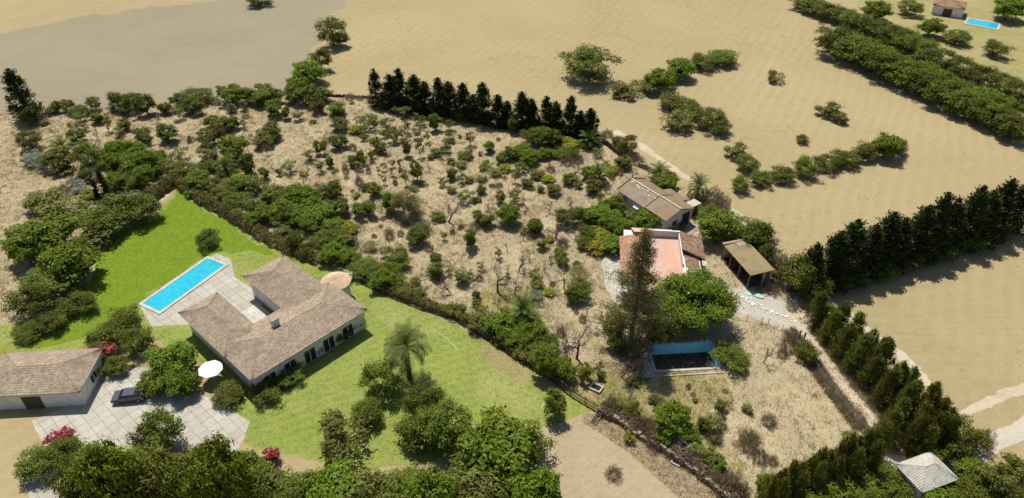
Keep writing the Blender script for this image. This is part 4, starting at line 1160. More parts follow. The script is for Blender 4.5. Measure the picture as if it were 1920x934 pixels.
crop(530, 140, Z5, [
 ('c', 150, 100, 315, 230), ('c', 300, 85, 335, 170), ('c', 435, 120, 295, 180), ('c', 395, 235, 415, 145), ('c', 40, 345, 490, 95), ('s', 180, 380, 495, 120),
 ('c', 610, 295, 440, 175), ('c', 635, 455, 605, 170), ('c', 640, 640, 805, 175), ('s', 850, 425, 565, 120), ('y', 800, 530, 645, 130), ('s', 955, 395, 595, 160),
 ('s', 880, 560, 660, 130), ('y', 1000, 425, 545, 90), ('s', 1150, 455, 625, 160), ('s', 1110, 575, 690, 90), ('s', 1210, 545, 735, 130), ('s', 1250, 325, 435, 90),
 ('s', 1340, 335, 475, 120), ('s', 1385, 340, 430, 60), ('c', 420, 705, 875, 115), ('b', 450, 630, 860, 160), ('s', 310, 815, 935, 120), ('c', 520, 885, 975, 65),
 ('d', 770, 730, 835, 100), ('c', 850, 815, 965, 80), ('c', 770, 865, 985, 80), ('s', 980, 805, 925, 90), ('y', 1020, 635, 835, 110), ('c', 1060, 725, 855, 100),
 ('s', 1130, 735, 865, 90), ('s', 1310, 555, 705, 100), ('s', 1370, 495, 645, 90), ('c', 1370, 685, 895, 90), ('c', 1290, 235, 335, 100), ('d', 740, 215, 280, 120),
 ('d', 850, 225, 285, 90), ('d', 960, 235, 275, 90), ('m', 330, 490, 540, 70), ('d', 760, 300, 330, 60), ('m', 1215, 350, 430, 60), ('s', 900, 640, 720, 90), ('s', 1230, 660, 760, 80)])
crop(530, 270, Z5, [
 ('s', 75, 145, 305, 150), ('b', 280, 170, 285, 90), ('s', 420, 165, 305, 100), ('c', 520, 130, 255, 70), ('y', 230, 290, 350, 90), ('b', 240, 320, 465, 110),
 ('d', 690, 180, 325, 80), ('c', 780, 115, 245, 90), ('c', 855, 50, 185, 75), ('s', 830, 175, 285, 110), ('s', 900, 95, 225, 80), ('s', 980, 65, 195, 70),
 ('d', 940, 220, 325, 60), ('b', 820, 250, 445, 150), ('d', 840, 340, 455, 110), ('c', 535, 375, 565, 200), ('s', 430, 445, 630, 130), ('c', 915, 405, 495, 105),
 ('c', 1010, 410, 570, 135), ('m', 800, 550, 595, 90), ('c', 660, 565, 765, 165), ('c', 880, 585, 785, 220), ('b', 860, 690, 925, 90), ('c', 1200, 500, 755, 185),
 ('w', 1340, 440, 840, 240), ('s', 1110, 190, 295, 60), ('s', 1205, 160, 255, 60), ('s', 1290, 150, 275, 60), ('s', 1115, 320, 445, 60), ('s', 1230, 330, 435, 55),
 ('s', 1355, 255, 455, 75), ('b', 1090, 660, 800, 80), ('l', 130, 470, 660, 240), ('l', 260, 480, 650, 210), ('c', 60, 620, 860, 170), ('l', 200, 640, 870, 250),
 ('l', 350, 560, 800, 240), ('l', 460, 640, 850, 230), ('l', 330, 760, 970, 210), ('o', 500, 600, 770, 170), ('l', 560, 820, 970, 190), ('y', 720, 850, 985, 160),
 ('o', 620, 830, 990, 160), ('m', 590, 740, 835, 120), ('s', 560, 280, 320, 50), ('d', 370, 420, 470, 60), ('d', 760, 500, 530, 50), ('s', 1190, 250, 350, 50), ('s', 1050, 230, 330, 50), ('s', 1290, 240, 340, 50),
 ('d', 590, 270, 310, 60), ('d', 700, 340, 390, 70), ('d', 1230, 390, 440, 60), ('d', 1100, 790, 840, 70), ('d', 1350, 840, 900, 90)])
crop(770, 140, Z5, [
 ('s', 30, 295, 405, 85), ('s', 60, 395, 535, 90), ('s', 130, 435, 555, 90), ('c', 250, 335, 415, 90), ('c', 270, 405, 615, 115), ('s', 430, 465, 605, 100),
 ('m', 410, 590, 665, 65), ('m', 450, 680, 755, 85), ('s', 380, 685, 775, 80), ('m', 380, 755, 875, 110), ('m', 270, 785, 895, 110), ('m', 210, 855, 935, 75),
 ('s', 75, 565, 695, 110), ('s', 185, 585, 745, 85), ('s', 110, 705, 905, 85), ('s', 660, 615, 775, 100), ('b', 815, 470, 565, 60), ('d', 760, 570, 625, 100),
 ('c', 870, 715, 845, 115), ('s', 630, 775, 885, 100), ('m', 615, 835, 945, 160), ('m', 765, 835, 890, 55), ('c', 1110, 425, 635, 115), ('c', 1320, 445, 575, 150),
 ('o', 1340, 555, 790, 220), ('c', 1085, 765, 925, 130), ('c', 985, 835, 965, 135), ('l', 1210, 765, 915, 190), ('l', 1290, 815, 985, 190), ('c', 1390, 825, 925, 105),
 ('d', 960, 690, 730, 60), ('m', 540, 660, 700, 45), ('d', 430, 900, 940, 50)])
crop(770, 270, Z5, [
 ('c', 70, 155, 405, 135), ('m', 450, 145, 225, 95), ('m', 550, 165, 260, 130), ('c', 455, 245, 385, 105), ('s', 570, 285, 425, 120), ('m', 650, 340, 425, 110),
 ('m', 825, 170, 290, 140), ('y', 1030, 215, 315, 125), ('m', 930, 285, 375, 140), ('w', 780, 335, 415, 125), ('s', 1140, 245, 425, 100), ('s', 1190, 185, 325, 110),
 ('y', 1250, 225, 310, 70), ('m', 1370, 265, 385, 150), ('o', 1275, 355, 485, 110), ('m', 1330, 445, 505, 65), ('s', 360, 335, 455, 110), ('m', 100, 425, 470, 70),
 ('m', 40, 470, 520, 90), ('m', 440, 475, 540, 100), ('s', 600, 465, 635, 160), ('m', 690, 570, 645, 80), ('c', 770, 440, 545, 95), ('m', 740, 570, 645, 90),
 ('c', 980, 495, 645, 100), ('s', 1140, 465, 635, 140), ('b', 1270, 530, 715, 170), ('b', 410, 550, 860, 280), ('o', 290, 725, 855, 150), ('c', 745, 700, 850, 130),
 ('c', 840, 735, 890, 150), ('l', 1080, 645, 890, 220), ('d', 700, 845, 945, 140), ('c', 1330, 810, 935, 140), ('b', 850, 630, 720, 130), ('d', 1030, 340, 390, 60), ('d', 970, 430, 480, 90),
 ('w', 60, 530, 830, 230), ('m', 130, 840, 965, 170), ('b', 215, 190, 295, 90), ('b', 900, 560, 690, 80), ('d', 550, 880, 930, 50), ('d', 340, 160, 190, 60), ('b', 940, 700, 840, 90), ('d', 170, 430, 470, 60), ('m', 890, 440, 475, 60)])
crop(1010, 200, Z5, [
 ('l', 40, 205, 430, 190), ('c', 150, 220, 435, 160), ('o', 190, 275, 430, 140), ('y', 305, 375, 480, 200), ('l', 60, 475, 565, 140), ('o', 170, 465, 575, 140),
 ('o', 275, 445, 585, 170), ('o', 375, 440, 570, 140), ('d', 310, 535, 645, 170), ('d', 425, 510, 625, 150), ('b', 390, 570, 790, 150), ('d', 130, 635, 720, 120),
 ('m', 335, 705, 845, 160), ('p', 555, 240, 440, 240), ('s', 630, 440, 545, 120), ('o', 950, 265, 540, 230), ('o', 840, 305, 445, 90), ('d', 755, 245, 335, 130),
 ('s', 740, 565, 675, 100), ('p', 650, 610, 830, 250), ('l', 540, 635, 795, 140), ('y', 790, 635, 745, 130), ('c', 920, 545, 665, 170), ('d', 1080, 535, 645, 170),
 ('c', 585, 770, 935, 160), ('d', 800, 715, 805, 70), ('d', 890, 665, 755, 80), ('b', 1030, 690, 785, 110), ('p', 1310, 600, 800, 260), ('o', 1350, 790, 915, 160),
 ('c', 160, 835, 955, 145), ('y', 110, 735, 835, 120), ('y', 20, 695, 795, 70), ('m', 430, 805, 905, 80), ('d', 700, 260, 370, 90), ('d', 860, 400, 480, 110), ('o', 1430, 700, 800, 120)])
crop(1000, 310, Z5, [
 ('m', 70, 205, 305, 80), ('o', 385, 75, 225, 135), ('s', 730, 285, 405, 90), ('b', 850, 190, 305, 110), ('b', 190, 380, 535, 130), ('b', 420, 330, 480, 160),
 ('o', 345, 425, 685, 180), ('o', 480, 415, 665, 160), ('b', 240, 560, 800, 180), ('l', 870, 310, 525, 200), ('l', 700, 410, 630, 240), ('l', 830, 490, 705, 240),
 ('l', 950, 550, 765, 200), ('l', 590, 450, 645, 170), ('l', 980, 630, 765, 210), ('o', 590, 630, 805, 170), ('y', 730, 680, 820, 200), ('o', 560, 770, 935, 190),
 ('y', 700, 810, 985, 190), ('l', 870, 790, 955, 210), ('l', 1000, 770, 950, 140), ('s', 990, 445, 565, 110), ('m', 1090, 450, 640, 170), ('l', 1270, 490, 690, 250),
 ('l', 1160, 590, 700, 170), ('s', 100, 790, 910, 120), ('c', 20, 595, 745, 130), ('m', 170, 780, 845, 80), ('b', 440, 710, 850, 160), ('d', 320, 770, 900, 140), ('d', 660, 700, 790, 90)])
crop(420, 380, Z5, [
 ('l', 640, -10, 165, 230), ('o', 640, 95, 265, 210), ('l', 460, 100, 210, 210), ('l', 800, 55, 245, 210), ('l', 1000, 60, 240, 270), ('o', 800, 255, 540, 180),
 ('o', 930, 395, 600, 190), ('o', 1060, 295, 485, 210), ('o', 1210, 250, 465, 260), ('y', 1340, 195, 345, 190), ('m', 1320, 315, 505, 180), ('l', 1190, 470, 665, 250),
 ('o', 1120, 555, 690, 160), ('l', 1340, 490, 650, 190), ('f', 1350, 740, 870, 130), ('o', 1290, 700, 840, 110), ('m', 640, 270, 360, 150), ('l', 330, 120, 250, 180)])
crop(640, 400, Z5, [
 ('b', 215, 30, 205, 90), ('y', 70, 85, 240, 170), ('o', 60, 215, 385, 180), ('b', 220, 200, 405, 140), ('o', 100, 375, 570, 250), ('o', 260, 480, 690, 260),
 ('o', 180, 555, 730, 210), ('o', 400, 550, 765, 280), ('l', 445, 635, 830, 240), ('o', 610, 410, 650, 270), ('s', 485, 335, 475, 120), ('s', 590, 355, 475, 110),
 ('c', 660, 365, 465, 120), ('o', 600, 645, 810, 210), ('m', 740, 765, 905, 200), ('o', 850, 855, 945, 160), ('w', 320, 285, 430, 150), ('d', 530, 135, 285, 120),
 ('d', 650, 165, 255, 90), ('c', 820, 135, 325, 200), ('d', 915, 110, 245, 180), ('d', 960, 335, 420, 115), ('s', 1120, 185, 290, 70), ('d', 1215, 155, 235, 60),
 ('b', 520, 240, 345, 70), ('b', 630, 290, 405, 60), ('o', 1035, 415, 525, 110), ('c', 1050, 520, 695, 150), ('s', 970, 580, 655, 100), ('b', 1190, 460, 565, 110),
 ('b', 1200, 720, 885, 240), ('y', 800, 685, 785, 90), ('b', 860, 640, 800, 170), ('s', 1180, 585, 675, 80), ('s', 1330, 590, 765, 160), ('b', 1110, 620, 760, 120), ('d', 360, 220, 270, 70), ('d', 430, 110, 160, 60), ('d', 1310, 110, 170, 70)])
crop(860, 400, Z5, [
 ('c', 135, 145, 375, 130), ('b', 368, 125, 225, 60), ('c', 815, 55, 215, 135), ('y', 722, 145, 225, 105), ('b', 715, 190, 305, 110), ('d', 790, 195, 290, 110),
 ('b', 1060, 110, 265, 180), ('s', 910, 260, 385, 120), ('y', 980, 255, 320, 80), ('s', 440, 355, 495, 90), ('b', 528, 310, 415, 50), ('b', 650, 400, 650, 230),
 ('b', 770, 360, 475, 100), ('s', 240, 510, 625, 80), ('b', 430, 540, 865, 250), ('b', 610, 640, 885, 170), ('s', 850, 600, 745, 150), ('b', 1150, 530, 820, 200),
 ('c', 1135, 440, 560, 130), ('o', 1115, 365, 485, 130), ('b', 1070, 430, 545, 130), ('s', 120, 610, 725, 110), ('m', 40, 630, 785, 110), ('d', 225, 650, 745, 100),
 ('o', 1290, 510, 620, 110), ('w', 1325, 550, 790, 220), ('o', 1310, 730, 990, 230), ('c', 1230, 780, 980, 120), ('y', 1000, 825, 905, 110), ('b', 200, 750, 905, 130), ('c', 190, 835, 925, 80),
 ('g', 850, 810, 990, 150), ('m', 850, 720, 860, 130), ('b', 950, 540, 640, 80), ('d', 1025, 730, 800, 70), ('d', 130, 440, 490, 60), ('s', 530, 640, 700, 60), ('b', 1010, 460, 560, 100)])
crop(840, 540, Z5, [
 ('p', 830, 60, 390, 360), ('o', 790, 200, 455, 170), ('m', 370, 195, 440, 280), ('l', 560, 295, 530, 310), ('m', 80, 130, 335, 200), ('m', 300, 325, 490, 150),
 ('l', 900, 395, 570, 290), ('m', 560, 505, 625, 160), ('l', 780, 475, 650, 240), ('o', 1020, 490, 710, 310), ('l', 1080, 610, 830, 240), ('m', 900, 635, 830, 210),
 ('m', 750, 615, 765, 190), ('l', 1210, 750, 990, 250), ('b', 545, 80, 275, 110), ('c', 310, 115, 190, 90), ('m', 1100, 770, 950, 200), ('b', 1310, 370, 790, 180), ('l', 700, 300, 470, 180), ('y', 630, 200, 300, 110)])
crop(1000, 560, Z5, [
 ('b', 470, 190, 660, 330), ('l', 120, 510, 860, 260), ('o', 330, 640, 935, 250), ('y', 550, 680, 925, 150), ('s', 722, 675, 790, 85), ('c', 740, 790, 880, 80),
 ('c', 910, 365, 570, 160), ('b', 1100, 300, 580, 300), ('b', 1160, 420, 650, 260), ('d', 1050, 480, 650, 240), ('b', 960, 640, 860, 270), ('b', 1180, 620, 810, 200), ('m', 1080, 850, 965, 110),
 ('d', 540, 150, 260, 90), ('d', 830, 320, 410, 90), ('d', 300, 280, 420, 120), ('d', 690, 360, 410, 60), ('m', 1200, 860, 930, 70), ('d', 470, 110, 170, 60)])
S6 = 1396 / 260.0
crop(1180, 700, S6, [
 ('b', 225, 10, 270, 90), ('l', 395, 265, 600, 300), ('l', 350, 565, 695, 180), ('l', 590, 545, 675, 200), ('d', 180, 415, 610, 210), ('g', 510, 635, 800, 220),
 ('m', 810, 370, 580, 210), ('c', 730, 435, 570, 110), ('m', 910, 235, 405, 120), ('m', 1170, 285, 395, 110), ('b', 1040, 230, 345, 100), ('d', 940, 480, 570, 100),
 ('d', 850, 610, 710, 180), ('d', 1200, 595, 730, 240), ('o', 1230, 600, 700, 110), ('d', 1170, 680, 800, 220), ('d', 1310, 770, 910, 210), ('m', 800, 725, 920, 180), ('l', 870, 830, 980, 160),
 ('d', 690, 770, 900, 180), ('d', 260, 640, 780, 220), ('m', 660, 695, 820, 160), ('d', 420, 720, 860, 160), ('d', 620, 860, 980, 180), ('m', 260, 200, 310, 120), ('d', 100, 470, 620, 120),
 ('d', 590, 90, 160, 60), ('d', 960, 150, 200, 60), ('b', -10, 160, 260, 90), ('m', 870, 620, 700, 80), ('m', 20, 300, 470, 130), ('m', 30, 30, 110, 90), ('d', 640, 190, 230, 60), ('m', 660, 230, 290, 60), ('d', 310, 220, 330, 130)])
crop(960, 614, 1401 / 480.0, [
 ('d', 1190, 760, 900, 120), ('d', 1110, 770, 880, 110), ('l', 1380, 790, 934, 110), ('d', 1140, 880, 930, 80), ('d', 1250, 830, 940, 100), ('y', 640, 565, 630, 60), ('b', 650, 315, 390, 60),
 ('m', 590, 370, 460, 90), ('d', 540, 350, 460, 70), ('c', 230, 315, 490, 110), ('d', 700, 470, 560, 90), ('m', 650, 400, 500, 90), ('d', 740, 540, 620, 90), ('c', 60, -20, 60, 40)])
# shrubs along the right edge of the farm
for r_ in [('o', 1372, 645, 693, 62), ('o', 1507, 636, 680, 40), ('d', 1480, 620, 660, 40), ('d', 1466, 650, 672, 24), ('d', 1475, 505, 545, 40), ('d', 1440, 520, 552, 40),
           ('l', 1340, 388, 455, 60), ('o', 1370, 395, 455, 60), ('c', 1400, 405, 470, 55), ('o', 1425, 430, 490, 50), ('o', 1325, 380, 430, 40), ('p', 1305, 322, 372, 42), ('d', 1335, 345, 388, 50),
           ('d', 1350, 362, 400, 42), ('b', 1440, 440, 490, 50), ('b', 1455, 465, 505, 45), ('d', 1465, 470, 510, 36), ('d', 1430, 430, 460, 40), ('d', 1410, 405, 440, 36), ('m', 1450, 505, 535, 26),
           ('d', 1484, 566, 584, 22), ('m', 1262, 428, 448, 26), ('d', 1270, 412, 432, 30), ('l', 1250, 330, 358, 36),
           ('o', 1495, 465, 560, 72), ('x', 1525, 545, 612, 46), ('o', 1520, 505, 570, 50), ('o', 1545, 560, 610, 40),
           ('d', 1532, 672, 690, 18), ('d', 1618, 792, 812, 24), ('d', 1592, 806, 828, 26),
           ('d', 1440, 770, 800, 30), ('d', 1448, 850, 872, 18), ('m', 1600, 815, 845, 40), ('b', 1430, 640, 680, 30)]: put(*r_)
# cypress rows on the right: a double belt down the track
cy = [(1548, 650), (1572, 680), (1598, 706), (1622, 736), (1650, 768), (1678, 800), (1708, 828), (1738, 852)]
for i, (x, y) in enumerate(cy):
    put('x', x + 4, y - 68 - (i * 7) % 18, y - 8, 46 + (i * 5) % 12); put('x', x + 21, y - 84 - (i * 11) % 18, y - 28, 42 + (i * 7) % 12)
for x, y in ((1640, 700), (1690, 752), (1725, 790), (1745, 815), (1668, 815), (1700, 850), (1655, 835), (1720, 865), (1760, 850)): put('x', x, y - 66 - int(x) % 13, y, 48)
for i, x in enumerate(range(1432, 1640, 17)):
    y = 958 - (x - 1432) * .45
    put('x', x, y - 66 - (i * 7) % 19, y, 42); 
for i, x in enumerate(range(1440, 1640, 34)): put('x', x + 8, 968 - (x - 1432) * .42 - 70, 976 - (x - 1432) * .42, 46)
for r_ in [('o', 1793, 778, 862, 78), ('d', 1838, 800, 850, 36), ('o', 1762, 820, 868, 44), ('l', 1815, 862, 905, 50), ('c', 1850, 868, 925, 56), ('o', 1835, 895, 945, 60), ('c', 1885, 850, 900, 50), ('o', 1590, 880, 945, 90), ('l', 1548, 905, 965, 80),
           ('o', 1650, 865, 930, 70), ('o', 1800, 900, 960, 70), ('o', 1690, 925, 980, 60), ('l', 1760, 915, 970, 60), ('o', 1610, 920, 990, 70), ('o', 1885, 915, 980, 80)]: put(*r_)
# cypress screen behind the orchard, black from shade painted into its leaves
for i in range(19):
    x = 712 + i * 22; yb = 196 + (x - 712) * .165
    h = (66, 44, 74, 50, 38, 68, 58)[i % 7]
    put('X', x + (i * 5) % 9 - 4, yb - h, yb + 4, 34 + (i * 11) % 17)
for i in range(9): x = 728 + i * 46; put('o', x, 170 + (x - 712) * .165, 202 + (x - 712) * .165, 34)
# great row beyond the shed, its shaded side painted into dark leaves
for i in range(13):
    x = 1512 + i * 31; yb = 552 - (x - 1512) * .30
    put('X', x + (i * 7) % 11 - 5, yb - 96 - (i * 13) % 31, yb, 58 + (i * 11) % 24)
for i in range(7): x = 1530 + i * 55; put('o', x, 505 - (x - 1512) * .30, 560 - (x - 1512) * .30, 62)
# single trees and belts in the far fields
put('o', 1105, 78, 162, 92, 'single big round dark tree standing alone behind the black cypress screen')
for r_ in [('o', 625, 22, 92, 44), ('o', 606, 85, 135, 36), ('l', 585, 112, 158, 50), ('l', 562, 138, 172, 36), ('o', 640, 55, 90, 30), ('o', 488, -8, 14, 46),
           ('o', 1350, 92, 126, 50), ('o', 1312, 96, 134, 46), ('l', 1275, 108, 150, 46), ('l', 1238, 128, 172, 50), ('m', 1205, 150, 178, 44), ('m', 1170, 160, 186, 40), ('m', 1258, 165, 205, 50),
           ('o', 1290, 180, 222, 50), ('o', 1325, 195, 246, 52), ('m', 1270, 215, 250, 60), ('o', 1350, 220, 256, 36), ('m', 1375, 265, 300, 34), ('o', 1400, 285, 325, 36), ('o', 1385, 325, 362, 36),
           ('o', 1425, 318, 352, 40), ('o', 1465, 308, 345, 40), ('o', 1505, 288, 335, 46), ('o', 1545, 285, 325, 44), ('o', 1582, 275, 315, 44), ('o', 1620, 262, 305, 46), ('l', 1655, 245, 298, 44), ('o', 1680, 255, 292, 30),
           ('m', 1452, 130, 156, 30), ('m', 1548, 190, 222, 36), ('m', 1570, 205, 232, 30), ('o', 1502, 250, 270, 24)]: put(*r_)
for i in range(11): x = 1555 + i * 34; put('o', x, 38 + i * 16.5, 108 + i * 16, 62)
for i in range(10): x = 1580 + i * 36; put('l' if i % 3 else 'o', x, 50 + i * 15.5, 96 + i * 16, 50)
for i in range(9): x = 1502 + i * 24; put('o', x, -16 + i * 8, 22 + i * 9, 44)
for i in range(8): x = 1665 + i * 34; put('o', x, 40 + i * 15, 92 + i * 15, 50)
for r_ in [('l', 1640, 5, 40, 44), ('o', 1700, -5, 32, 40), ('l', 1740, 35, 70, 40), ('o', 1860, 70, 110, 44), ('l', 1885, 0, 40, 50), ('o', 1790, 50, 86, 40)]: put(*r_)
# the neighbour's garden
for r_ in [('o', 235, 350, 432, 90), ('o', 272, 362, 424, 56), ('o', 205, 380, 450, 60), ('l', 95, 400, 480, 90), ('l', 150, 440, 525, 80), ('o', 110, 480, 560, 90), ('o', 72, 520, 600, 70), ('m', 190, 410, 460, 60),
           ('l', 60, 430, 500, 60), ('m', 130, 370, 420, 70), ('m', 80, 372, 400, 60), ('d', 120, 350, 372, 40), ('o', 155, 540, 592, 60), ('o', 105, 580, 625, 50), ('o', 60, 610, 640, 46),
           ('o', 390, 428, 466, 46), ('o', 210, 600, 660, 60), ('r', 195, 640, 690, 50), ('o', 235, 575, 632, 64), ('o', 262, 610, 670, 50), ('l', 330, 640, 705, 76), ('l', 300, 690, 735, 50), ('o', 215, 665, 705, 50),
           ('o', 318, 715, 850, 60), ('o', 290, 760, 860, 50), ('l', 350, 690, 740, 50), ('o', 430, 720, 760, 50), ('o', 500, 715, 752, 60), ('o', 545, 690, 725, 50), ('r', 612, 600, 640, 30), ('o', 590, 620, 668, 56), ('o', 635, 600, 640, 44), ('o', 660, 575, 620, 44),
           ('o', 130, 815, 870, 60), ('r', 118, 808, 842, 44), ('o', 80, 835, 900, 60), ('P', 768, 612, 708, 90), ('o', 722, 668, 750, 66), ('o', 690, 745, 800, 50), ('m', 645, 775, 855, 84), ('o', 800, 712, 785, 66), ('o', 836, 740, 845, 84), ('o', 790, 770, 850, 80),
           ('l', 930, 785, 885, 120), ('o', 895, 820, 880, 90), ('o', 985, 800, 880, 80), ('d', 1150, 882, 900, 34), ('l', 470, 845, 900, 60), ('r', 510, 840, 872, 30)]: put(*r_)
for i, x in enumerate(range(165, 1030, 38)):
    put(('o', 'o', 'l', 'o', 'm')[i % 5], x, (812 if x < 470 else 872) + (i * 13) % 22, 958 + (i * 7) % 20, 74 + (i * 17) % 26)
for i, x in enumerate(range(180, 440, 50)): put('o', x, 838 + (i * 11) % 20, 915, 72)
realise()

# ---------------------------------------------------------------- the clipped brownish hedge round the upper lawn
def hedge(pts, w, h, n, label, seed, mat='brownhedge'):
    r = np.random.default_rng(seed); P = [at(x, y) for x, y in pts]; o = P[0]
    seg = [(P[i + 1] - P[i]).length for i in range(len(P) - 1)]; tot = sum(seg); out = []
    s = r.uniform(0, tot, n); cum = np.concatenate([[0], np.cumsum(seg)])
    i = np.clip(np.searchsorted(cum, s) - 1, 0, len(seg) - 1)
    A = np.array([tuple(p - o) for p in P]); t = ((s - cum[i]) / np.array(seg)[i])[:, None]
    base = A[i] * (1 - t) + A[i + 1] * t
    d = unit(A[i + 1] - A[i]); nn = np.stack([-d[:, 1], d[:, 0], 0 * s], 1)
    th = r.uniform(-.15, math.pi + .15, n)
    wob = 1 + .16 * np.sin(s * 1.7 + seed) + .12 * np.sin(s * 4.1)
    off = nn * (np.cos(th) * w / 2 * wob)[:, None]
    z = np.abs(np.sin(th)) ** .6 * h * wob
    Pp = base + off + np.stack([0 * s, 0 * s, z], 1) + r.normal(size=(n, 3)) * .13
    Pp[:, 2] = np.maximum(Pp[:, 2] * r.uniform(.55, 1.02, n), .08)
    N_ = unit(nn * np.cos(th)[:, None] + np.stack([0 * s, 0 * s, np.sin(th)], 1) + rdir(r, n) * .8)
    hg = thing('hedge', label, 'hedge', tuple(o))
    link('foliage', fast_mesh('hedge_foliage', leafV(r, Pp, N_, .28, .15), 4, M[mat]), hg)
    a = MB()
    for k in range(int(tot / 1.0)):
        ss = (k + .5) * 1.0; j = int(np.clip(np.searchsorted(cum, ss) - 1, 0, len(seg) - 1)); q = A[j] + (A[j + 1] - A[j]) * ((ss - cum[j]) / seg[j])
        a.tube([(q[0], q[1], -.05), (q[0] + rnd.gauss(0, .1), q[1], h * .7)], [.05, .02], 4)
    if a.v: a.build('stems', M['bark'], hg)
hedge([(336, 338), (352, 358), (385, 380), (425, 400), (455, 420), (500, 448), (545, 470), (598, 492)], 2.2, 1.7, 16000, 'brownish green clipped hedge along the right edge of the upper lawn', 3)
hedge([(326, 340), (310, 356), (285, 372), (262, 386)], 2.6, 2.0, 8000, 'brownish green hedge left of the lawn tip above the pale edging', 4)
hedge([(684, 522), (730, 546), (800, 574), (862, 596), (905, 622), (960, 655), (1020, 694)], 1.5, 1.3, 12000, 'low tangled dark hedge behind the lawn fence', 5, 'low')
hedge([(1125, 768), (1165, 785), (1205, 812), (1255, 842), (1305, 876), (1350, 912), (1400, 955)], 1.9, 1.1, 12000, 'dry brown overgrown hedge on top of the earth bank', 6, 'dry')

# ---------------------------------------------------------------- the two big trees by the farmhouse
def special_conifer(x, yb, yt):
    p = at(x, yb); H = height_at(p.y, yt); r = np.random.default_rng(9)
    root = thing('tall_pine', 'very tall open conifer with brown needles at the top beside the roof terrace', 'conifer', (p.x, p.y, 0))
    a = MB(); a.tube([(0, 0, -.1), (.1, 0, H * .5), (0, 0, H)], [.38, .2, .03], 8); a.build('trunk', M['bark'], root)
    br = MB(); green = []; brown = []
    nb = 130
    for i in range(nb):
        t = (i + .5) / nb; z = 1.2 + t ** .9 * (H - 1.6); Rr = (5.4 * (1 - t) ** .95 + .6) * r.uniform(.5, 1.1)
        az = i * 2.4 + r.normal() * .3; q0 = Vector((0, 0, z)); pts = [q0]
        for k in range(1, 5):
            f = k / 4; pts.append(Vector((math.cos(az) * Rr * f, math.sin(az) * Rr * f, z - .10 * Rr * f + .30 * Rr * f * f)))
        br.tube(pts, [.05 * (1.3 - t), .04, .03, .02, .008], 3)
        n = int(50 + Rr * 50)
        f = r.uniform(.28, 1.05, n); fi = np.clip((f * 4).astype(int), 0, 3)
        PA = np.array([tuple(v) for v in pts]); tt = (f * 4 - fi)[:, None]
        B = PA[fi] * (1 - tt) + PA[fi + 1] * tt + r.normal(size=(n, 3)) * (.22 + .25 * f[:, None] * (1 - t))
        ax = unit(np.tile([math.cos(az), math.sin(az), .7], (n, 1)) + rdir(r, n) * .8)
        V = leafV(r, B, unit(np.cross(ax, rdir(r, n))), .38, .085, axis=ax)
        (brown if r.random() < (.05 + .75 * t ** 1.5) else green).append(V)
    br.build('branches', M['bark'], root)
    link('green_foliage', fast_mesh('pine_green', np.vstack(green), 4, M['pinegreen']), root)
    link('brown_foliage', fast_mesh('pine_brown', np.vstack(brown), 4, M['pineneedle']), root)
special_conifer(1181, 650, 428)

r = np.random.default_rng(77)
p = at(1290, 603); root = thing('walnut_tree', 'huge spreading bright green tree between the farmhouse and the empty pool', 'broadleaf tree', (p.x, p.y, 0))
V, cl = crownV(r, 6.6, 1.2, 8.2, 170, 1.1, 26000, .34, .18, up=.9, tips=.2)
link('crown', fast_mesh('walnut_crown', V, 4, M['lush']), root)
a = trunkMB(r, 2.4, .35, cl[r.choice(len(cl), 22, replace=False)]); a.build('trunk', M['bark'], root)
p = at(1232, 640); root = thing('shade_tree', 'dark green lower tree filling the gap between the tall conifer and the pool', 'tree', (p.x, p.y, 0))
V, cl = crownV(r, 3.4, .8, 5.0, 50, .8, 5000, .34, .16)
link('crown', fast_mesh('shade_crown', V, 4, M['citrus']), root)
a = trunkMB(r, 1.2, .2, cl[:10]); a.build('trunk', M['bark'], root)
p = at(1150, 640); root = thing('shade_tree', 'olive green tree leaning at the left foot of the tall conifer', 'tree', (p.x, p.y, 0))
V, cl = crownV(r, 2.5, .5, 5.6, 40, .7, 3600, .30, .12)
link('crown', fast_mesh('shade_crown2', V, 4, M['citrus2']), root)
a = trunkMB(r, 1.0, .16, cl[:10]); a.build('trunk', M['bark'], root)

# ---------------------------------------------------------------- grasses nobody could count
def blades(name, poly, n, h, w, mat, seed, excl=(), mask=None, per=3, spread=.12):
    r = np.random.default_rng(seed)
    A = np.array([(p[0], p[1]) for p in poly]); lo, hi = A.min(0), A.max(0)
    lo = np.maximum(lo, (-150, 35)); hi = np.minimum(hi, (150, 330))
    P = r.uniform(lo, hi, (n * 3, 2)); P = P[inside(P, A)]
    for e in excl: P = P[~inside(P, [(q[0], q[1]) for q in e])]
    if mask is not None: P = P[mask(P, r)]
    P = P[:n]
    m = len(P)
    P = np.repeat(P, per, 0) + r.normal(size=(m * per, 2)) * spread
    k = len(P); az = r.uniform(0, 6.28, k); hh = h * r.uniform(.4, 1.3, k); ln = r.uniform(.1, .8, k) * hh; la = r.uniform(0, 6.28, k)
    dx, dy = np.cos(az) * w / 2, np.sin(az) * w / 2; z0 = np.full(k, .01)
    a = np.stack([P[:, 0] - dx, P[:, 1] - dy, z0], 1); b = np.stack([P[:, 0] + dx, P[:, 1] + dy, z0], 1)
    c = np.stack([P[:, 0] + ln * np.cos(la), P[:, 1] + ln * np.sin(la), hh], 1)
    o = link(name, fast_mesh(name, np.stack([a, b, c], 1).reshape(-1, 3), 3, M[mat]))
    o['kind'] = 'stuff'
    return o
def patchy(sc, thr, ph=0):
    def f(P, r):
        x, y = P[:, 0] * sc, P[:, 1] * sc
        v = np.sin(x + 1.3 * np.sin(y * .7 + ph)) + np.sin(y * 1.2 + 1.7 * np.sin(x * .6 + ph)) + .8 * np.sin((x + y) * 2.1 + ph) + r.normal(size=len(P)) * .7
        return v > thr
    return f
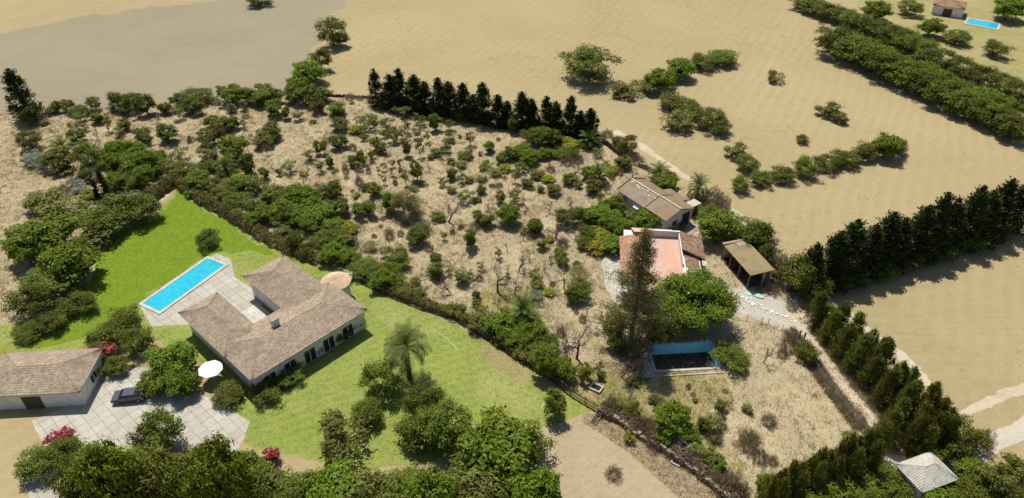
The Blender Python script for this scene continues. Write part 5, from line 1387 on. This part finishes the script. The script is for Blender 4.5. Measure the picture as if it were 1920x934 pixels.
hl = lambda x0, x1, y0, y1: [(hO + Vector((math.cos(ha) * x - math.sin(ha) * y, math.sin(ha) * x + math.cos(ha) * y, 0))) for x, y in ((x0, y0), (x1, y0), (x1, y1), (x0, y1))]
wl_ = [Vector((wO.x, wO.y, 0)) + Vector((math.cos(wa) * x - math.sin(wa) * y, math.sin(wa) * x + math.cos(wa) * y, 0)) for x, y in ((0, 0), (12.5, 0), (12.5, 7), (0, 7))]
EX = [hole, hl(-4.2, 9, -2.6, 14), wl_, lawn_poly, px([(1300, 560), (1350, 545), (1420, 545), (1478, 572), (1512, 622), (1372, 592)])]
blades('dry_grass', orch_poly, 70000, .34, .05, 'straw', 1, EX)
blades('brown_weeds', orch_poly, 6500, .44, .045, 'brownweed', 2, EX, patchy(.42, -.3), per=18, spread=.34)
blades('olive_weeds', orch_poly, 3200, .42, .06, 'greenweed', 12, EX, patchy(.3, .2, 3), per=18, spread=.26)
blades('green_weeds', px([(860, 560), (960, 540), (1010, 600), (1080, 690), (1170, 650), (1215, 700), (1350, 700), (1370, 740), (1290, 760), (1420, 890), (1390, 930), (1330, 905), (1120, 752), (1040, 712), (880, 610)]),
       9000, .3, .05, 'greenweed', 3, EX, patchy(.6, -.2, 2))
blades('field_stubble', px([(1120, 250), (1000, 20), (640, 5), (600, 120), (700, 175), (1100, 180), (1190, 250), (1400, 410), (1500, 480), (1700, 660), (1990, 800), (1990, 250), (1700, 180), (1500, 60), (1400, -20), (1100, -20)]),
       2600, .2, .05, 'brownweed', 4, (), patchy(.12, .3), per=8, spread=.25)
blades('lawn_grass', lawn_poly, 40000, .14, .04, 'lawnblade', 5, [px([(255, 575), (405, 472), (436, 482), (444, 518), (505, 558), (470, 605), (330, 618), (285, 618)]), px([(150, 690), (270, 690), (335, 735), (400, 745), (470, 790), (445, 850), (60, 830)])])
blades('bank_grass', px([(1098, 772), (1140, 785), (1200, 822), (1300, 885), (1370, 945), (1400, 990), (1300, 960), (1180, 850), (1090, 790)]), 6000, .25, .05, 'straw', 6)
blades('track_weeds', strip([(1500, 615), (1535, 665), (1575, 722), (1636, 800)], 5.5), 2200, .45, .05, 'dry', 7, [strip([(1478, 585), (1545, 672), (1580, 722), (1645, 800)], 1.9)], per=12, spread=.2)
